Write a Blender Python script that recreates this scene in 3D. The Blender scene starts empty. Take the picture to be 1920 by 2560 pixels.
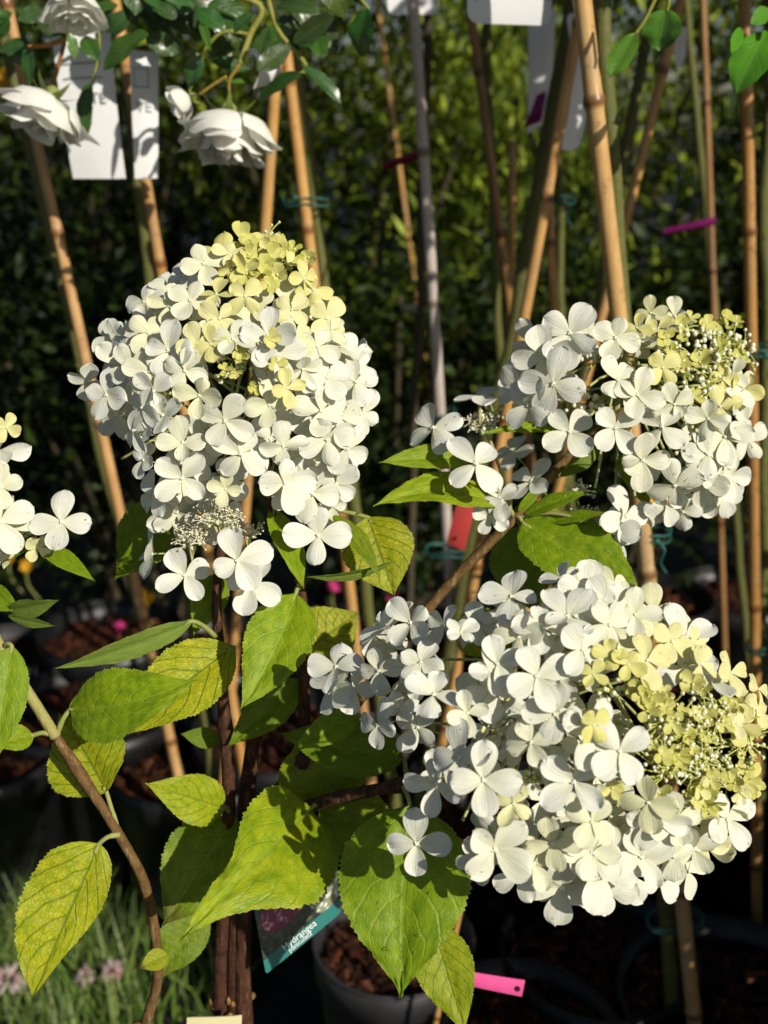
import bpy, math, random
import numpy as np
from mathutils import Vector, Matrix, noise as mnoise
R = math.radians
random.seed(7)
rng = random.Random(11)
sc = bpy.context.scene
col = sc.collection

# ------------------------------------------------------------------ camera
PITCH = R(20.0)
TAN = math.tan(R(25.0))
CAMZ = 1.05
cam = bpy.data.cameras.new('camera')
camo = bpy.data.objects.new('camera', cam)
col.objects.link(camo)
camo.location = (0, 0, CAMZ)
camo.rotation_euler = (R(90) - PITCH, 0, 0)
cam.sensor_fit = 'VERTICAL'
cam.sensor_height = 36.0
cam.sensor_width = 27.0
cam.lens = 18.0 / TAN
cam.clip_start = 0.01
cam.clip_end = 300
cam.dof.use_dof = True
cam.dof.focus_distance = 0.56
cam.dof.aperture_fstop = 7.5
sc.camera = camo

# ------------------------------------------------------------------ light
SUN = Vector((0.56, -0.66, 0.50)).normalized()
world = bpy.data.worlds.new('World')
sc.world = world
world.use_nodes = True
nt = world.node_tree
for n in list(nt.nodes):
    nt.nodes.remove(n)
sky = nt.nodes.new('ShaderNodeTexSky')
sky.sky_type = 'NISHITA'
sky.sun_disc = False
sky.sun_elevation = math.asin(SUN.z)
sky.sun_rotation = math.atan2(SUN.x, SUN.y)
bg = nt.nodes.new('ShaderNodeBackground')
bg.inputs['Strength'].default_value = 0.05
wo = nt.nodes.new('ShaderNodeOutputWorld')
nt.links.new(sky.outputs[0], bg.inputs[0])
nt.links.new(bg.outputs[0], wo.inputs[0])
sl = bpy.data.lights.new('sun', 'SUN')
sl.energy = 4.6
sl.angle = R(0.53)
sl.color = (1.0, 0.93, 0.80)
so = bpy.data.objects.new('sun', sl)
col.objects.link(so)
so.location = SUN * 5
so.rotation_euler = SUN.to_track_quat('Z', 'Y').to_euler()
sc.view_settings.view_transform = 'Standard'
sc.view_settings.look = 'None'
sc.view_settings.exposure = 0.15
sc.view_settings.gamma = 1.0
sc.view_settings.use_curve_mapping = False

# ------------------------------------------------------------------ pixel -> place
CP, SP = math.cos(PITCH), math.sin(PITCH)
RIGHT = Vector((1, 0, 0)); FWD = Vector((0, CP, -SP)); UP = Vector((0, SP, CP)); BACK = -FWD
CAM = Vector((0, 0, CAMZ))
DS = 1920 / 1659.0            # the zoom tool shows the photograph 1659 wide
def xy(x, y):
    return (x - 960) / 1280 * TAN, (1280 - y) / 1280 * TAN
def P(x, y, d):               # photo pixel at depth d
    a, b = xy(x, y)
    return CAM + d * (a * RIGHT + b * UP + FWD)
def D(x, y, d):               # zoomed pixel at depth d
    return P(x * DS, y * DS, d)
def DY(x, y, Y):              # zoomed pixel on the upright plane at distance Y
    a, b = xy(x * DS, y * DS)
    d = Y / (CP + b * SP)
    return CAM + d * (a * RIGHT + b * UP + FWD)
def DZ(x, y, z):              # zoomed pixel on the level plane at height z
    a, b = xy(x * DS, y * DS)
    d = (z - CAMZ) / (-SP + b * CP)
    return CAM + d * (a * RIGHT + b * UP + FWD)
def px(d):                    # metres per photo pixel at depth d
    return d * TAN / 1280

# ------------------------------------------------------------------ mesh helpers
class MB:
    def __init__(s):
        s.v = []; s.f = []; s.uv = []; s.c = []; s.m = []
    def add(s, vs, fs, uvs=None, c=None, m=0):
        o = len(s.v)
        s.v.extend(vs)
        s.f.extend([tuple(i + o for i in f) for f in fs])
        s.m.extend([m] * len(fs))
        s.uv.extend(uvs if uvs else [(0, 0)] * len(vs))
        s.c.extend([c if c else (1, 1, 1)] * len(vs))
    def grid(s, pts, uvs=None, c=None, m=0, closed=False):   # pts[i][j]
        n, k = len(pts), len(pts[0])
        vs = [p for r in pts for p in r]
        us = [p for r in uvs for p in r] if uvs else None
        fs = []
        for i in range(n - 1):
            for j in range(k if closed else k - 1):
                j2 = (j + 1) % k
                fs.append((i * k + j, i * k + j2, (i + 1) * k + j2, (i + 1) * k + j))
        s.add(vs, fs, us, c, m)
    def tube(s, pts, rad, n=6, c=None, m=0, caps=True):
        pts = [Vector(p) for p in pts]
        if not isinstance(rad, (list, tuple)):
            rad = [rad] * len(pts)
        t0 = (pts[1] - pts[0]).normalized()
        a = t0.orthogonal().normalized()
        rows = []; uvs = []; L = 0
        for i, p in enumerate(pts):
            if i == 0: t = pts[1] - pts[0]
            elif i == len(pts) - 1: t = pts[i] - pts[i - 1]
            else: t = pts[i + 1] - pts[i - 1]
            t.normalize()
            a = (a - t * a.dot(t)).normalized()
            b = t.cross(a)
            if i: L += (p - pts[i - 1]).length
            rows.append([p + (a * math.cos(2 * math.pi * j / n) + b * math.sin(2 * math.pi * j / n)) * rad[i] for j in range(n)])
            uvs.append([(j / n, L) for j in range(n)])
        s.grid(rows, uvs, c, m, closed=True)
        if caps:
            o = len(s.v) - len(pts) * n
            s.f.append(tuple(o + j for j in reversed(range(n)))); s.m.append(m)
            e = o + (len(pts) - 1) * n
            s.f.append(tuple(e + j for j in range(n))); s.m.append(m)
    def ball(s, ctr, r, c=None, m=0, n=6, k=4, sq=(1, 1, 1)):
        ctr = Vector(ctr)
        rows = []
        for i in range(k + 1):
            th = math.pi * i / k
            rows.append([ctr + Vector((r * math.sin(th) * math.cos(2 * math.pi * j / n) * sq[0], r * math.sin(th) * math.sin(2 * math.pi * j / n) * sq[1], r * math.cos(th) * sq[2])) for j in range(n)])
        s.grid(rows, None, c, m, closed=True)
    def mesh(s, name, mats, smooth=True):
        me = bpy.data.meshes.new(name)
        me.from_pydata([tuple(v) for v in s.v], [], s.f)
        for mt in (mats if isinstance(mats, (list, tuple)) else [mats]):
            me.materials.append(mt)
        nl = len(me.loops)
        vi = np.empty(nl, dtype=np.int32)
        me.loops.foreach_get('vertex_index', vi)
        uv = np.array(s.uv, dtype=np.float32)[vi]
        l = me.uv_layers.new(name='UVMap')
        l.data.foreach_set('uv', uv.ravel())
        ca = me.color_attributes.new('Col', 'FLOAT_COLOR', 'POINT')
        cc = np.ones((len(s.v), 4), dtype=np.float32)
        cc[:, :3] = np.array(s.c, dtype=np.float32)
        ca.data.foreach_set('color', cc.ravel())
        me.polygons.foreach_set('material_index', np.array(s.m, dtype=np.int32))
        me.polygons.foreach_set('use_smooth', np.full(len(me.polygons), smooth))
        me.update()
        return me

def obj(name, me, parent=None, color=None, mat=None, kind=None):
    o = bpy.data.objects.new(name, me)
    col.objects.link(o)
    if parent: o.parent = parent
    if mat is not None: o.matrix_local = mat
    if color: o.color = (color[0], color[1], color[2], 1)
    if kind: o['kind'] = kind
    return o
def tag(o, label, cat, group=None):
    o['label'] = label; o['category'] = cat
    if group: o['group'] = group
    return o
def thing(name, label, cat, loc=(0, 0, 0), group=None):
    o = bpy.data.objects.new(name, None)
    o.empty_display_size = 0.03
    col.objects.link(o)
    o.location = loc
    return tag(o, label, cat, group)
def local(root, o):           # parent an object built in world coordinates
    o.parent = root
    o.matrix_parent_inverse = Matrix.Translation(root.location).inverted()
    return o

# ------------------------------------------------------------------ materials
def newmat(name):
    m = bpy.data.materials.new(name)
    m.use_nodes = True
    t = m.node_tree
    for n in list(t.nodes): t.nodes.remove(n)
    return m, t
class N:
    def __init__(s, t): s.t = t
    def __call__(s, typ, **kw):
        n = s.t.nodes.new('ShaderNode' + typ)
        for k, v in kw.items():
            if k.startswith('i_'):
                n.inputs[k[2:].replace('_', ' ')].default_value = v
            else:
                setattr(n, k, v)
        return n
    def link(s, a, b): s.t.links.new(a, b)
    def val(s, x, sock):
        if hasattr(x, 'is_linked'): s.link(x, sock)
        else: sock.default_value = x
    def math(s, op, a, b=0.0, c=None, clamp=False):
        n = s.t.nodes.new('ShaderNodeMath'); n.operation = op; n.use_clamp = clamp
        s.val(a, n.inputs[0]); s.val(b, n.inputs[1])
        if c is not None: s.val(c, n.inputs[2])
        return n.outputs[0]
    def mix(s, f, a, b, blend='MIX'):
        n = s.t.nodes.new('ShaderNodeMix'); n.data_type = 'RGBA'; n.blend_type = blend
        s.val(f, n.inputs[0])
        for x, i in ((a, 6), (b, 7)):
            if isinstance(x, tuple): n.inputs[i].default_value = (x + (1,))[:4]
            else: s.link(x, n.inputs[i])
        return n.outputs[2]
    def ramp(s, f, stops):
        n = s.t.nodes.new('ShaderNodeValToRGB')
        e = n.color_ramp.elements
        while len(e) < len(stops): e.new(0.5)
        for i, (p, c) in enumerate(stops):
            e[i].position = p
            e[i].color = (c if isinstance(c, tuple) else (c, c, c)) + (1,)
        s.link(f, n.inputs[0])
        return n.outputs[0]
    def smooth(s, x, lo, hi):
        n = s.t.nodes.new('ShaderNodeMapRange'); n.interpolation_type = 'SMOOTHSTEP'
        s.val(x, n.inputs[0]); n.inputs[1].default_value = lo; n.inputs[2].default_value = hi
        return n.outputs[0]
    def noise(s, vec, scale, detail=3, rough=0.5):
        n = s('TexNoise'); n.inputs['Scale'].default_value = scale
        n.inputs['Detail'].default_value = detail; n.inputs['Roughness'].default_value = rough
        if vec is not None: s.link(vec, n.inputs['Vector'])
        return n.outputs[0]
    def scale(s, vec, sx, sy, sz=1):
        n = s('Mapping'); n.inputs['Scale'].default_value = (sx, sy, sz); s.link(vec, n.inputs[0])
        return n.outputs[0]
    def bump(s, h, strength, dist=0.001):
        n = s('Bump'); n.inputs['Strength'].default_value = strength; n.inputs['Distance'].default_value = dist
        s.link(h, n.inputs['Height'])
        return n.outputs[0]
    def out(s, sh):
        o = s('OutputMaterial'); s.link(sh, o.inputs[0])
    def bsdf(s, colr, rough=0.5, spec=0.5, normal=None, transl=0.0, tcol=None, coat=0.0, sheen=0.0):
        b = s('BsdfPrincipled')
        if isinstance(colr, tuple): b.inputs['Base Color'].default_value = (colr + (1,))[:4]
        else: s.link(colr, b.inputs['Base Color'])
        s.val(rough, b.inputs['Roughness'])
        b.inputs['Specular IOR Level'].default_value = spec
        b.inputs['Coat Weight'].default_value = coat
        if normal is not None: s.link(normal, b.inputs['Normal'])
        if transl > 0:
            tr = s('BsdfTranslucent')
            c = tcol if tcol is not None else colr
            if isinstance(c, tuple): tr.inputs[0].default_value = (c + (1,))[:4]
            else: s.link(c, tr.inputs[0])
            if normal is not None: s.link(normal, tr.inputs['Normal'])
            mx = s('MixShader'); mx.inputs[0].default_value = transl
            s.link(b.outputs[0], mx.inputs[1]); s.link(tr.outputs[0], mx.inputs[2])
            return mx.outputs[0]
        return b.outputs[0]

def mat_petal(name='petal', rose=False):
    m, t = newmat(name); g = N(t)
    oi = g('ObjectInfo'); uv = g('UVMap'); uv.uv_map = 'UVMap'
    sx = g('SeparateXYZ'); g.link(uv.outputs[0], sx.inputs[0])
    u, v = sx.outputs[0], sx.outputs[1]
    # fan of veins from the claw; v runs -1..1 across
    tc = g('TexCoord')
    n1 = g.noise(tc.outputs['Object'], 6.0, 3)
    vv = g.math('ADD', g.math('MULTIPLY', v, 7.0), g.math('MULTIPLY', n1, 2.5))
    vein = g.math('POWER', g.math('ABSOLUTE', g.math('SINE', vv)), 0.4)
    mid = g.smooth(g.math('ABSOLUTE', v), 0.0, 0.07)
    relief = g.math('ADD', g.math('MULTIPLY', vein, 0.5), mid)
    blotch = g.noise(g.scale(tc.outputs['Object'], 1, 1, 1), 3.0, 4)
    base = oi.outputs['Color']
    warm = g.mix(g.math('MULTIPLY', g.smooth(u, 0.65, 0.05), 0.30 if not rose else 0.12), base, (0.74, 0.74, 0.36))
    c = g.mix(g.math('MULTIPLY', g.smooth(blotch, 0.3, 0.75), 0.14), warm, (0.62, 0.64, 0.50))
    c = g.mix(g.math('MULTIPLY', g.math('SUBTRACT', 1.0, g.math('MULTIPLY', vein, mid)), 0.12), c, (0.50, 0.53, 0.36))
    fine = g.noise(tc.outputs['Object'], 24.0, 3)
    h = g.math('ADD', g.math('MULTIPLY', relief, 0.9), g.math('MULTIPLY', fine, 0.6))
    nb = g.bump(h, 0.26 if not rose else 0.06, 0.0010)
    g.out(g.bsdf(c, 0.5, 0.3, nb, 0.17 if not rose else 0.32, c))
    return m
M = {}
M['petal'] = mat_petal()
M['rose_petal'] = mat_petal('rose_petal', True)

def mat_bead():
    m, t = newmat('bud_white'); g = N(t)
    a = g('Attribute'); a.attribute_name = 'Col'
    g.out(g.bsdf(a.outputs['Color'], 0.45, 0.35, None, 0.1, a.outputs['Color']))
    return m
M['bead'] = mat_bead()

def mat_drop():
    m, t = newmat('water_drop'); g = N(t)
    tr = g('BsdfTransparent'); tr.inputs[0].default_value = (.96, .96, .95, 1)
    gl = g('BsdfGlossy'); gl.inputs['Roughness'].default_value = 0.06
    fr = g('Fresnel'); fr.inputs[0].default_value = 1.33
    mx = g('MixShader')
    g.link(g.math('ADD', fr.outputs[0], 0.03), mx.inputs[0]); g.link(tr.outputs[0], mx.inputs[1]); g.link(gl.outputs[0], mx.inputs[2])
    g.out(mx.outputs[0])
    return m
M['drop'] = mat_drop()

def mat_leaf(name, pale_vein):
    # object colour r = yellowing 0..1, g = brightness, b = dryness at the margin
    m, t = newmat(name); g = N(t)
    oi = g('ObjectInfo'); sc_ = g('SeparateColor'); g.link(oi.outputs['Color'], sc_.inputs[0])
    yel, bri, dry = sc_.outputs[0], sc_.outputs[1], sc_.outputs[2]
    uv = g('UVMap'); uv.uv_map = 'UVMap'
    sx = g('SeparateXYZ'); g.link(uv.outputs[0], sx.inputs[0])
    u, v = sx.outputs[0], sx.outputs[1]            # u base->tip, v -1..1
    tc = g('TexCoord')
    av = g.math('ABSOLUTE', v)
    wob = g.noise(g.scale(uv.outputs[0], 5, 3), 1.0, 2)
    ph = g.math('ADD', g.math('MULTIPLY', u, 6.5), g.math('MULTIPLY', g.math('POWER', av, 1.25), -2.3))
    side = g.math('MULTIPLY', g.math('SIGN', v), 0.22)
    ph = g.math('ADD', g.math('ADD', ph, side), g.math('MULTIPLY', wob, 0.5))
    fr = g.math('ABSOLUTE', g.math('SUBTRACT', g.math('FRACT', ph), 0.5))
    sec = g.math('SUBTRACT', 1.0, g.smooth(fr, 0.015, 0.10))
    mid = g.math('SUBTRACT', 1.0, g.smooth(av, 0.015, 0.06))
    vo = g('TexVoronoi'); vo.feature = 'DISTANCE_TO_EDGE'
    wv = g('VectorMath'); wv.operation = 'ADD'
    nz = g('TexNoise'); nz.inputs['Scale'].default_value = 9.0
    g.link(uv.outputs[0], nz.inputs['Vector'])
    sub = g('VectorMath'); sub.operation = 'SCALE'; sub.inputs['Scale'].default_value = 0.10
    g.link(nz.outputs['Color'], sub.inputs[0])
    g.link(uv.outputs[0], wv.inputs[0]); g.link(sub.outputs[0], wv.inputs[1])
    g.link(g.scale(wv.outputs[0], 36, 12), vo.inputs['Vector']); vo.inputs['Scale'].default_value = 1.0
    net = g.math('SUBTRACT', 1.0, g.smooth(vo.outputs['Distance'], 0.02, 0.22))
    major = g.math('MAXIMUM', sec, mid)
    blot = g.noise(g.scale(uv.outputs[0], 3.0, 1.6), 2.2, 4, 0.6)
    green = g.mix(g.smooth(blot, 0.3, 0.7), (0.15, 0.27, 0.004), (0.24, 0.37, 0.006))
    yellow = g.mix(g.smooth(blot, 0.3, 0.7), (0.38, 0.45, 0.008), (0.62, 0.57, 0.018))
    rm = g.math('MULTIPLY', yel, g.smooth(g.math('ADD', blot, g.math('MULTIPLY', yel, 0.55)), 0.35, 0.8))
    c = g.mix(rm, green, yellow)
    # veins: pale on green leaves, dark green where the lamina has yellowed
    vc = g.mix(g.smooth(yel, 0.25, 0.55), (0.32, 0.45, 0.05), (0.13, 0.20, 0.006))
    c = g.mix(g.math('MULTIPLY', major, g.math('ADD', 0.34, g.math('MULTIPLY', yel, 0.48))), c, vc)
    c = g.mix(g.math('MULTIPLY', net, g.math('ADD', g.math('MULTIPLY', yel, 0.45), 0.04)), c, (0.10, 0.17, 0.008))
    edge = g.math('MULTIPLY', g.smooth(av, 0.93, 1.0), 0.35)
    c = g.mix(edge, c, (0.34, 0.38, 0.08))
    dm = g.math('MULTIPLY', dry, g.smooth(g.math('ADD', u, g.math('MULTIPLY', blot, 0.4)), 0.95, 1.15))
    c = g.mix(dm, c, (0.10, 0.045, 0.018))
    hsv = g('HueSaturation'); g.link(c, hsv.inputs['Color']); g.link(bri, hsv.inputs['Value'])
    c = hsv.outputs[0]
    h = g.math('SUBTRACT', g.math('MULTIPLY', g.noise(g.scale(uv.outputs[0], 30, 12), 1.0, 2), 0.25),
               g.math('ADD', g.math('MULTIPLY', major, 0.9), g.math('MULTIPLY', net, 0.30)))
    if pale_vein: h = g.math('MULTIPLY', h, -1.0)
    nb = g.bump(h, 0.34, 0.0010)
    tcol = g.mix(0.5, c, (0.22, 0.30, 0.01), 'MIX')
    rough = g.math('ADD', 0.36, g.math('MULTIPLY', blot, 0.22))
    if pale_vein:
        c = g.mix(0.35, c, (0.24, 0.30, 0.13)); rough = 0.7
    g.out(g.bsdf(c, rough, 0.38 if not pale_vein else 0.15, nb, 0.36, tcol))
    return m
M['leaf'] = mat_leaf('hydrangea_leaf', False)
M['leaf_under'] = mat_leaf('hydrangea_leaf_underside', True)

def mat_gloss_leaf(name, c1, c2, rough, transl, useobj):
    m, t = newmat(name); g = N(t)
    if useobj:
        oi = g('ObjectInfo'); cc = oi.outputs['Color']
    else:
        a = g('Attribute'); a.attribute_name = 'Col'; cc = a.outputs['Color']
    uv = g('UVMap'); uv.uv_map = 'UVMap'
    sx = g('SeparateXYZ'); g.link(uv.outputs[0], sx.inputs[0])
    u, v = sx.outputs[0], sx.outputs[1]
    av = g.math('ABSOLUTE', v)
    ph = g.math('ADD', g.math('MULTIPLY', u, 7.0), g.math('MULTIPLY', av, -2.5))
    fr = g.math('ABSOLUTE', g.math('SUBTRACT', g.math('FRACT', ph), 0.5))
    vein = g.math('MAXIMUM', g.math('SUBTRACT', 1.0, g.smooth(fr, 0.02, 0.10)), g.math('SUBTRACT', 1.0, g.smooth(av, 0.02, 0.08)))
    geo = g('NewGeometry')
    nz = g.noise(geo.outputs['Position'], 40.0, 3)
    c = g.mix(nz, c1, c2)
    c = g.mix(1.0, c, cc, 'MULTIPLY')
    c = g.mix(g.math('MULTIPLY', vein, 0.28 if useobj else 0.02), c, (0.16, 0.22, 0.06))
    nb = g.bump(g.math('SUBTRACT', g.math('MULTIPLY', nz, 0.3), vein), 0.3, 0.0008)
    g.out(g.bsdf(c, rough, 0.5 if useobj else 0.18, nb, transl, g.mix(0.5, c, (0.16, 0.22, 0.01))))
    return m
M['rose_leaf'] = mat_gloss_leaf('rose_leaf', (0.020, 0.055, 0.014), (0.045, 0.10, 0.022), 0.30, 0.16, True)
M['foliage'] = mat_gloss_leaf('shrub_leaf', (0.8, 0.8, 0.8), (1.1, 1.1, 1.1), 0.42, 0.20, False)

def mat_bark(name, c1, c2, c3, rough=0.75, fuzz=0.4, sv=18):
    m, t = newmat(name); g = N(t)
    tc = g('TexCoord'); oi = g('ObjectInfo')
    uv = g('UVMap'); uv.uv_map = 'UVMap'
    geo = g('NewGeometry')
    n1 = g.noise(geo.outputs['Position'], 150.0, 5, 0.7)
    n2 = g.noise(g.scale(geo.outputs['Position'], 1, 1, 0.12), 420.0, 3, 0.6)
    c = g.mix(g.smooth(n1, 0.3, 0.7), c1, c2)
    c = g.mix(g.math('MULTIPLY', g.smooth(n2, 0.52, 0.72), 0.7), c, c3)
    c = g.mix(1.0, c, oi.outputs['Color'], 'MULTIPLY')
    nb = g.bump(g.math('ADD', n1, n2), fuzz * 1.5, 0.0016)
    g.out(g.bsdf(c, rough, 0.25, nb))
    return m
M['twig'] = mat_bark('hydrangea_bark', (0.085, 0.045, 0.014), (0.17, 0.098, 0.034), (0.32, 0.23, 0.12))
M['trunk'] = mat_bark('old_bark', (0.030, 0.012, 0.007), (0.085, 0.032, 0.016), (0.17, 0.10, 0.06))
M['green_twig'] = mat_bark('green_twig', (0.26, 0.24, 0.07), (0.33, 0.30, 0.11), (0.40, 0.34, 0.17))
M['petiole'] = mat_bark('petiole', (0.22, 0.26, 0.06), (0.30, 0.31, 0.11), (0.32, 0.26, 0.12), 0.6, 0.2)
M['rose_stem'] = mat_bark('rose_stem', (0.085, 0.10, 0.022), (0.125, 0.125, 0.035), (0.17, 0.12, 0.06), 0.6, 0.3)
M['dark_stem'] = mat_bark('dark_stem', (0.04, 0.035, 0.02), (0.07, 0.055, 0.03), (0.10, 0.08, 0.05), 0.7)
M['sepal'] = mat_bark('sepal', (0.16, 0.22, 0.05), (0.22, 0.26, 0.07), (0.24, 0.20, 0.08), 0.6, 0.2)

def mat_bamboo(name, c1, c2, c3):
    m, t = newmat(name); g = N(t)
    oi = g('ObjectInfo'); geo = g('NewGeometry')
    at = g('Attribute'); at.attribute_name = 'Col'
    streak = g.noise(g.scale(geo.outputs['Position'], 1, 1, 0.05), 500.0, 3)
    blot = g.noise(geo.outputs['Position'], 22.0, 4, 0.65)
    c = g.mix(g.smooth(blot, 0.3, 0.72), c1, c2)
    c = g.mix(g.math('MULTIPLY', g.smooth(streak, 0.5, 0.75), 0.45), c, c3)
    spots = g.smooth(g.noise(geo.outputs['Position'], 95.0, 5, 0.7), 0.56, 0.70)
    c = g.mix(g.math('MULTIPLY', spots, 0.55), c, (0.12, 0.075, 0.04))
    stain = g.smooth(g.noise(g.scale(geo.outputs['Position'], 1, 1, 0.25), 30.0, 4, 0.6), 0.50, 0.68)
    c = g.mix(g.math('MULTIPLY', stain, 0.45), c, (0.30, 0.24, 0.17))
    c = g.mix(1.0, c, oi.outputs['Color'], 'MULTIPLY')
    c = g.mix(1.0, c, at.outputs['Color'], 'MULTIPLY')
    g.out(g.bsdf(c, 0.36, 0.45, g.bump(streak, 0.15, 0.0006)))
    return m
M['bamboo'] = mat_bamboo('bamboo', (0.43, 0.235, 0.075), (0.54, 0.335, 0.125), (0.62, 0.45, 0.23))
M['greycane'] = mat_bamboo('grey_cane', (0.44, 0.38, 0.34), (0.52, 0.46, 0.42), (0.36, 0.31, 0.28))

def mat_plain(name, c, rough=0.5, spec=0.4, nscale=30, namt=0.25, transl=0.0, bump=0.1):
    m, t = newmat(name); g = N(t)
    geo = g('NewGeometry')
    n1 = g.noise(geo.outputs['Position'], nscale, 5, 0.6)
    dk = tuple(x * (1 - namt) for x in c); lt = tuple(min(1, x * (1 + namt)) for x in c)
    cc = g.mix(g.smooth(n1, 0.3, 0.7), dk, lt)
    g.out(g.bsdf(cc, g.math('ADD', rough - 0.08, g.math('MULTIPLY', n1, 0.16)), spec, g.bump(n1, bump, 0.001), transl, cc))
    return m
M['card'] = mat_plain('white_card', (0.78, 0.79, 0.80), 0.5, 0.4, 14, 0.04, 0.05, 0.03)
M['cream_card'] = mat_plain('cream_card', (0.74, 0.68, 0.40), 0.5, 0.4, 20, 0.06, 0.05, 0.03)
M['ink'] = mat_plain('ink', (0.30, 0.31, 0.33), 0.6, 0.3)
M['white_ink'] = mat_plain('white_ink', (0.8, 0.83, 0.82), 0.5, 0.3, 30, 0.02)
M['pink_tag'] = mat_plain('pink_tag', (0.80, 0.10, 0.33), 0.4, 0.5, 40, 0.08, 0.1)
M['coral_tag'] = mat_plain('coral_tag', (0.85, 0.10, 0.09), 0.4, 0.5, 40, 0.08, 0.1)
M['magenta'] = mat_plain('magenta_tie', (0.22, 0.012, 0.13), 0.45, 0.4, 40, 0.15, 0.15)
M['redtie'] = mat_plain('red_tie', (0.20, 0.008, 0.02), 0.45, 0.4, 40, 0.15, 0.1)
M['wire'] = mat_plain('green_tie', (0.012, 0.085, 0.07), 0.45, 0.45, 60, 0.2)
M['hole'] = mat_plain('punch_hole', (0.03, 0.012, 0.016), 0.8, 0.1)
M['pot'] = mat_plain('black_plastic', (0.008, 0.008, 0.009), 0.42, 0.42, 18, 0.35, 0, 0.12)
M['greypot'] = mat_plain('dusty_plastic', (0.024, 0.024, 0.026), 0.55, 0.4, 12, 0.3, 0, 0.12)
M['yellowflower'] = mat_plain('yellow_flower', (0.62, 0.33, 0.012), 0.6, 0.2, 80, 0.2, 0.2)
M['pinkflower'] = mat_plain('pink_flower', (0.62, 0.05, 0.22), 0.6, 0.2, 80, 0.2, 0.2)
M['stone'] = mat_plain('pale_chip', (0.42, 0.41, 0.40), 0.8, 0.2, 60, 0.2)

def mat_bark_mulch():
    m, t = newmat('bark_chip'); g = N(t)
    a = g('Attribute'); a.attribute_name = 'Col'; geo = g('NewGeometry')
    n = g.noise(g.scale(geo.outputs['Position'], 1, 1, 1), 160.0, 4)
    c = g.mix(n, (0.016, 0.006, 0.003), (0.085, 0.026, 0.008))
    c = g.mix(1.0, c, a.outputs['Color'], 'MULTIPLY')
    g.out(g.bsdf(c, 0.8, 0.2, g.bump(n, 0.5, 0.002)))
    return m
M['mulch'] = mat_bark_mulch()

def mat_ground():
    m, t = newmat('weed_mat'); g = N(t)
    geo = g('NewGeometry')
    pos = geo.outputs['Position']
    w1 = g('TexWave'); w1.inputs['Scale'].default_value = 120; g.link(pos, w1.inputs[0])
    w2 = g('TexWave'); w2.bands_direction = 'Y'; w2.inputs['Scale'].default_value = 120; g.link(pos, w2.inputs[0])
    weave = g.math('MULTIPLY', w1.outputs['Fac'], w2.outputs['Fac'])
    dust = g.noise(pos, 6.0, 6, 0.65)
    c = g.mix(weave, (0.010, 0.010, 0.011), (0.022, 0.022, 0.024))
    c = g.mix(g.smooth(dust, 0.5, 0.75), c, (0.05, 0.046, 0.042))
    g.out(g.bsdf(c, 0.7, 0.3, g.bump(weave, 0.3, 0.001)))
    return m
M['ground'] = mat_ground()

def mat_grass():
    m, t = newmat('grass'); g = N(t)
    a = g('Attribute'); a.attribute_name = 'Col'
    g.out(g.bsdf(a.outputs['Color'], 0.45, 0.4, None, 0.25, a.outputs['Color']))
    return m
M['grass'] = mat_grass()

def mat_label():
    # printed plant label: dark photograph with a pink and a white flower head, teal strip below
    m, t = newmat('printed_label'); g = N(t)
    uv = g('UVMap'); uv.uv_map = 'UVMap'
    sx = g('SeparateXYZ'); g.link(uv.outputs[0], sx.inputs[0])
    u, v = sx.outputs[0], sx.outputs[1]
    vo = g('TexVoronoi'); vo.inputs['Scale'].default_value = 17.0; g.link(uv.outputs[0], vo.inputs['Vector'])
    rnd = g('SeparateColor'); g.link(vo.outputs['Color'], rnd.inputs[0])
    petal = g.math('SUBTRACT', 1.0, g.smooth(vo.outputs['Distance'], 0.15, 0.62))
    pink = g.mix(rnd.outputs[0], (0.42, 0.05, 0.17), (0.80, 0.45, 0.60))
    pink = g.mix(petal, (0.16, 0.01, 0.06), pink)
    white = g.mix(petal, (0.22, 0.24, 0.16), g.mix(rnd.outputs[1], (0.55, 0.58, 0.48), (0.85, 0.86, 0.82)))
    def blob(cx, cy, rx, ry):
        a = g.math('DIVIDE', g.math('SUBTRACT', u, cx), rx)
        b = g.math('DIVIDE', g.math('SUBTRACT', v, cy), ry)
        d = g.math('ADD', g.math('MULTIPLY', a, a), g.math('MULTIPLY', b, b))
        nz = g.noise(uv.outputs[0], 12.0, 2)
        return g.math('SUBTRACT', 1.0, g.smooth(g.math('ADD', d, g.math('MULTIPLY', nz, 0.5)), 1.15, 1.3))
    nz = g.noise(uv.outputs[0], 14.0, 5, 0.7)
    bgc = g.ramp(nz, [(0.35, (0.008, 0.014, 0.016)), (0.55, (0.04, 0.06, 0.045)), (0.68, (0.16, 0.17, 0.09)), (0.8, (0.5, 0.47, 0.25))])
    c = g.mix(blob(0.34, 0.58, 0.30, 0.24), bgc, pink)
    c = g.mix(blob(0.84, 0.52, 0.24, 0.36), c, white)
    c = g.mix(g.math('GREATER_THAN', 0.17, v), c, (0.025, 0.17, 0.16))
    g.out(g.bsdf(c, 0.3, 0.5))
    return m
M['label'] = mat_label()
M['teal'] = mat_plain('teal_plastic', (0.03, 0.16, 0.15), 0.35, 0.5)

# ------------------------------------------------------------------ ground
gm = MB()
gm.grid([[Vector((-30, -20, 0)), Vector((30, -20, 0))], [Vector((-30, 60, 0)), Vector((30, 60, 0))]])
g_o = obj('ground', gm.mesh('ground', M['ground'], False)); g_o['kind'] = 'structure'

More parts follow.
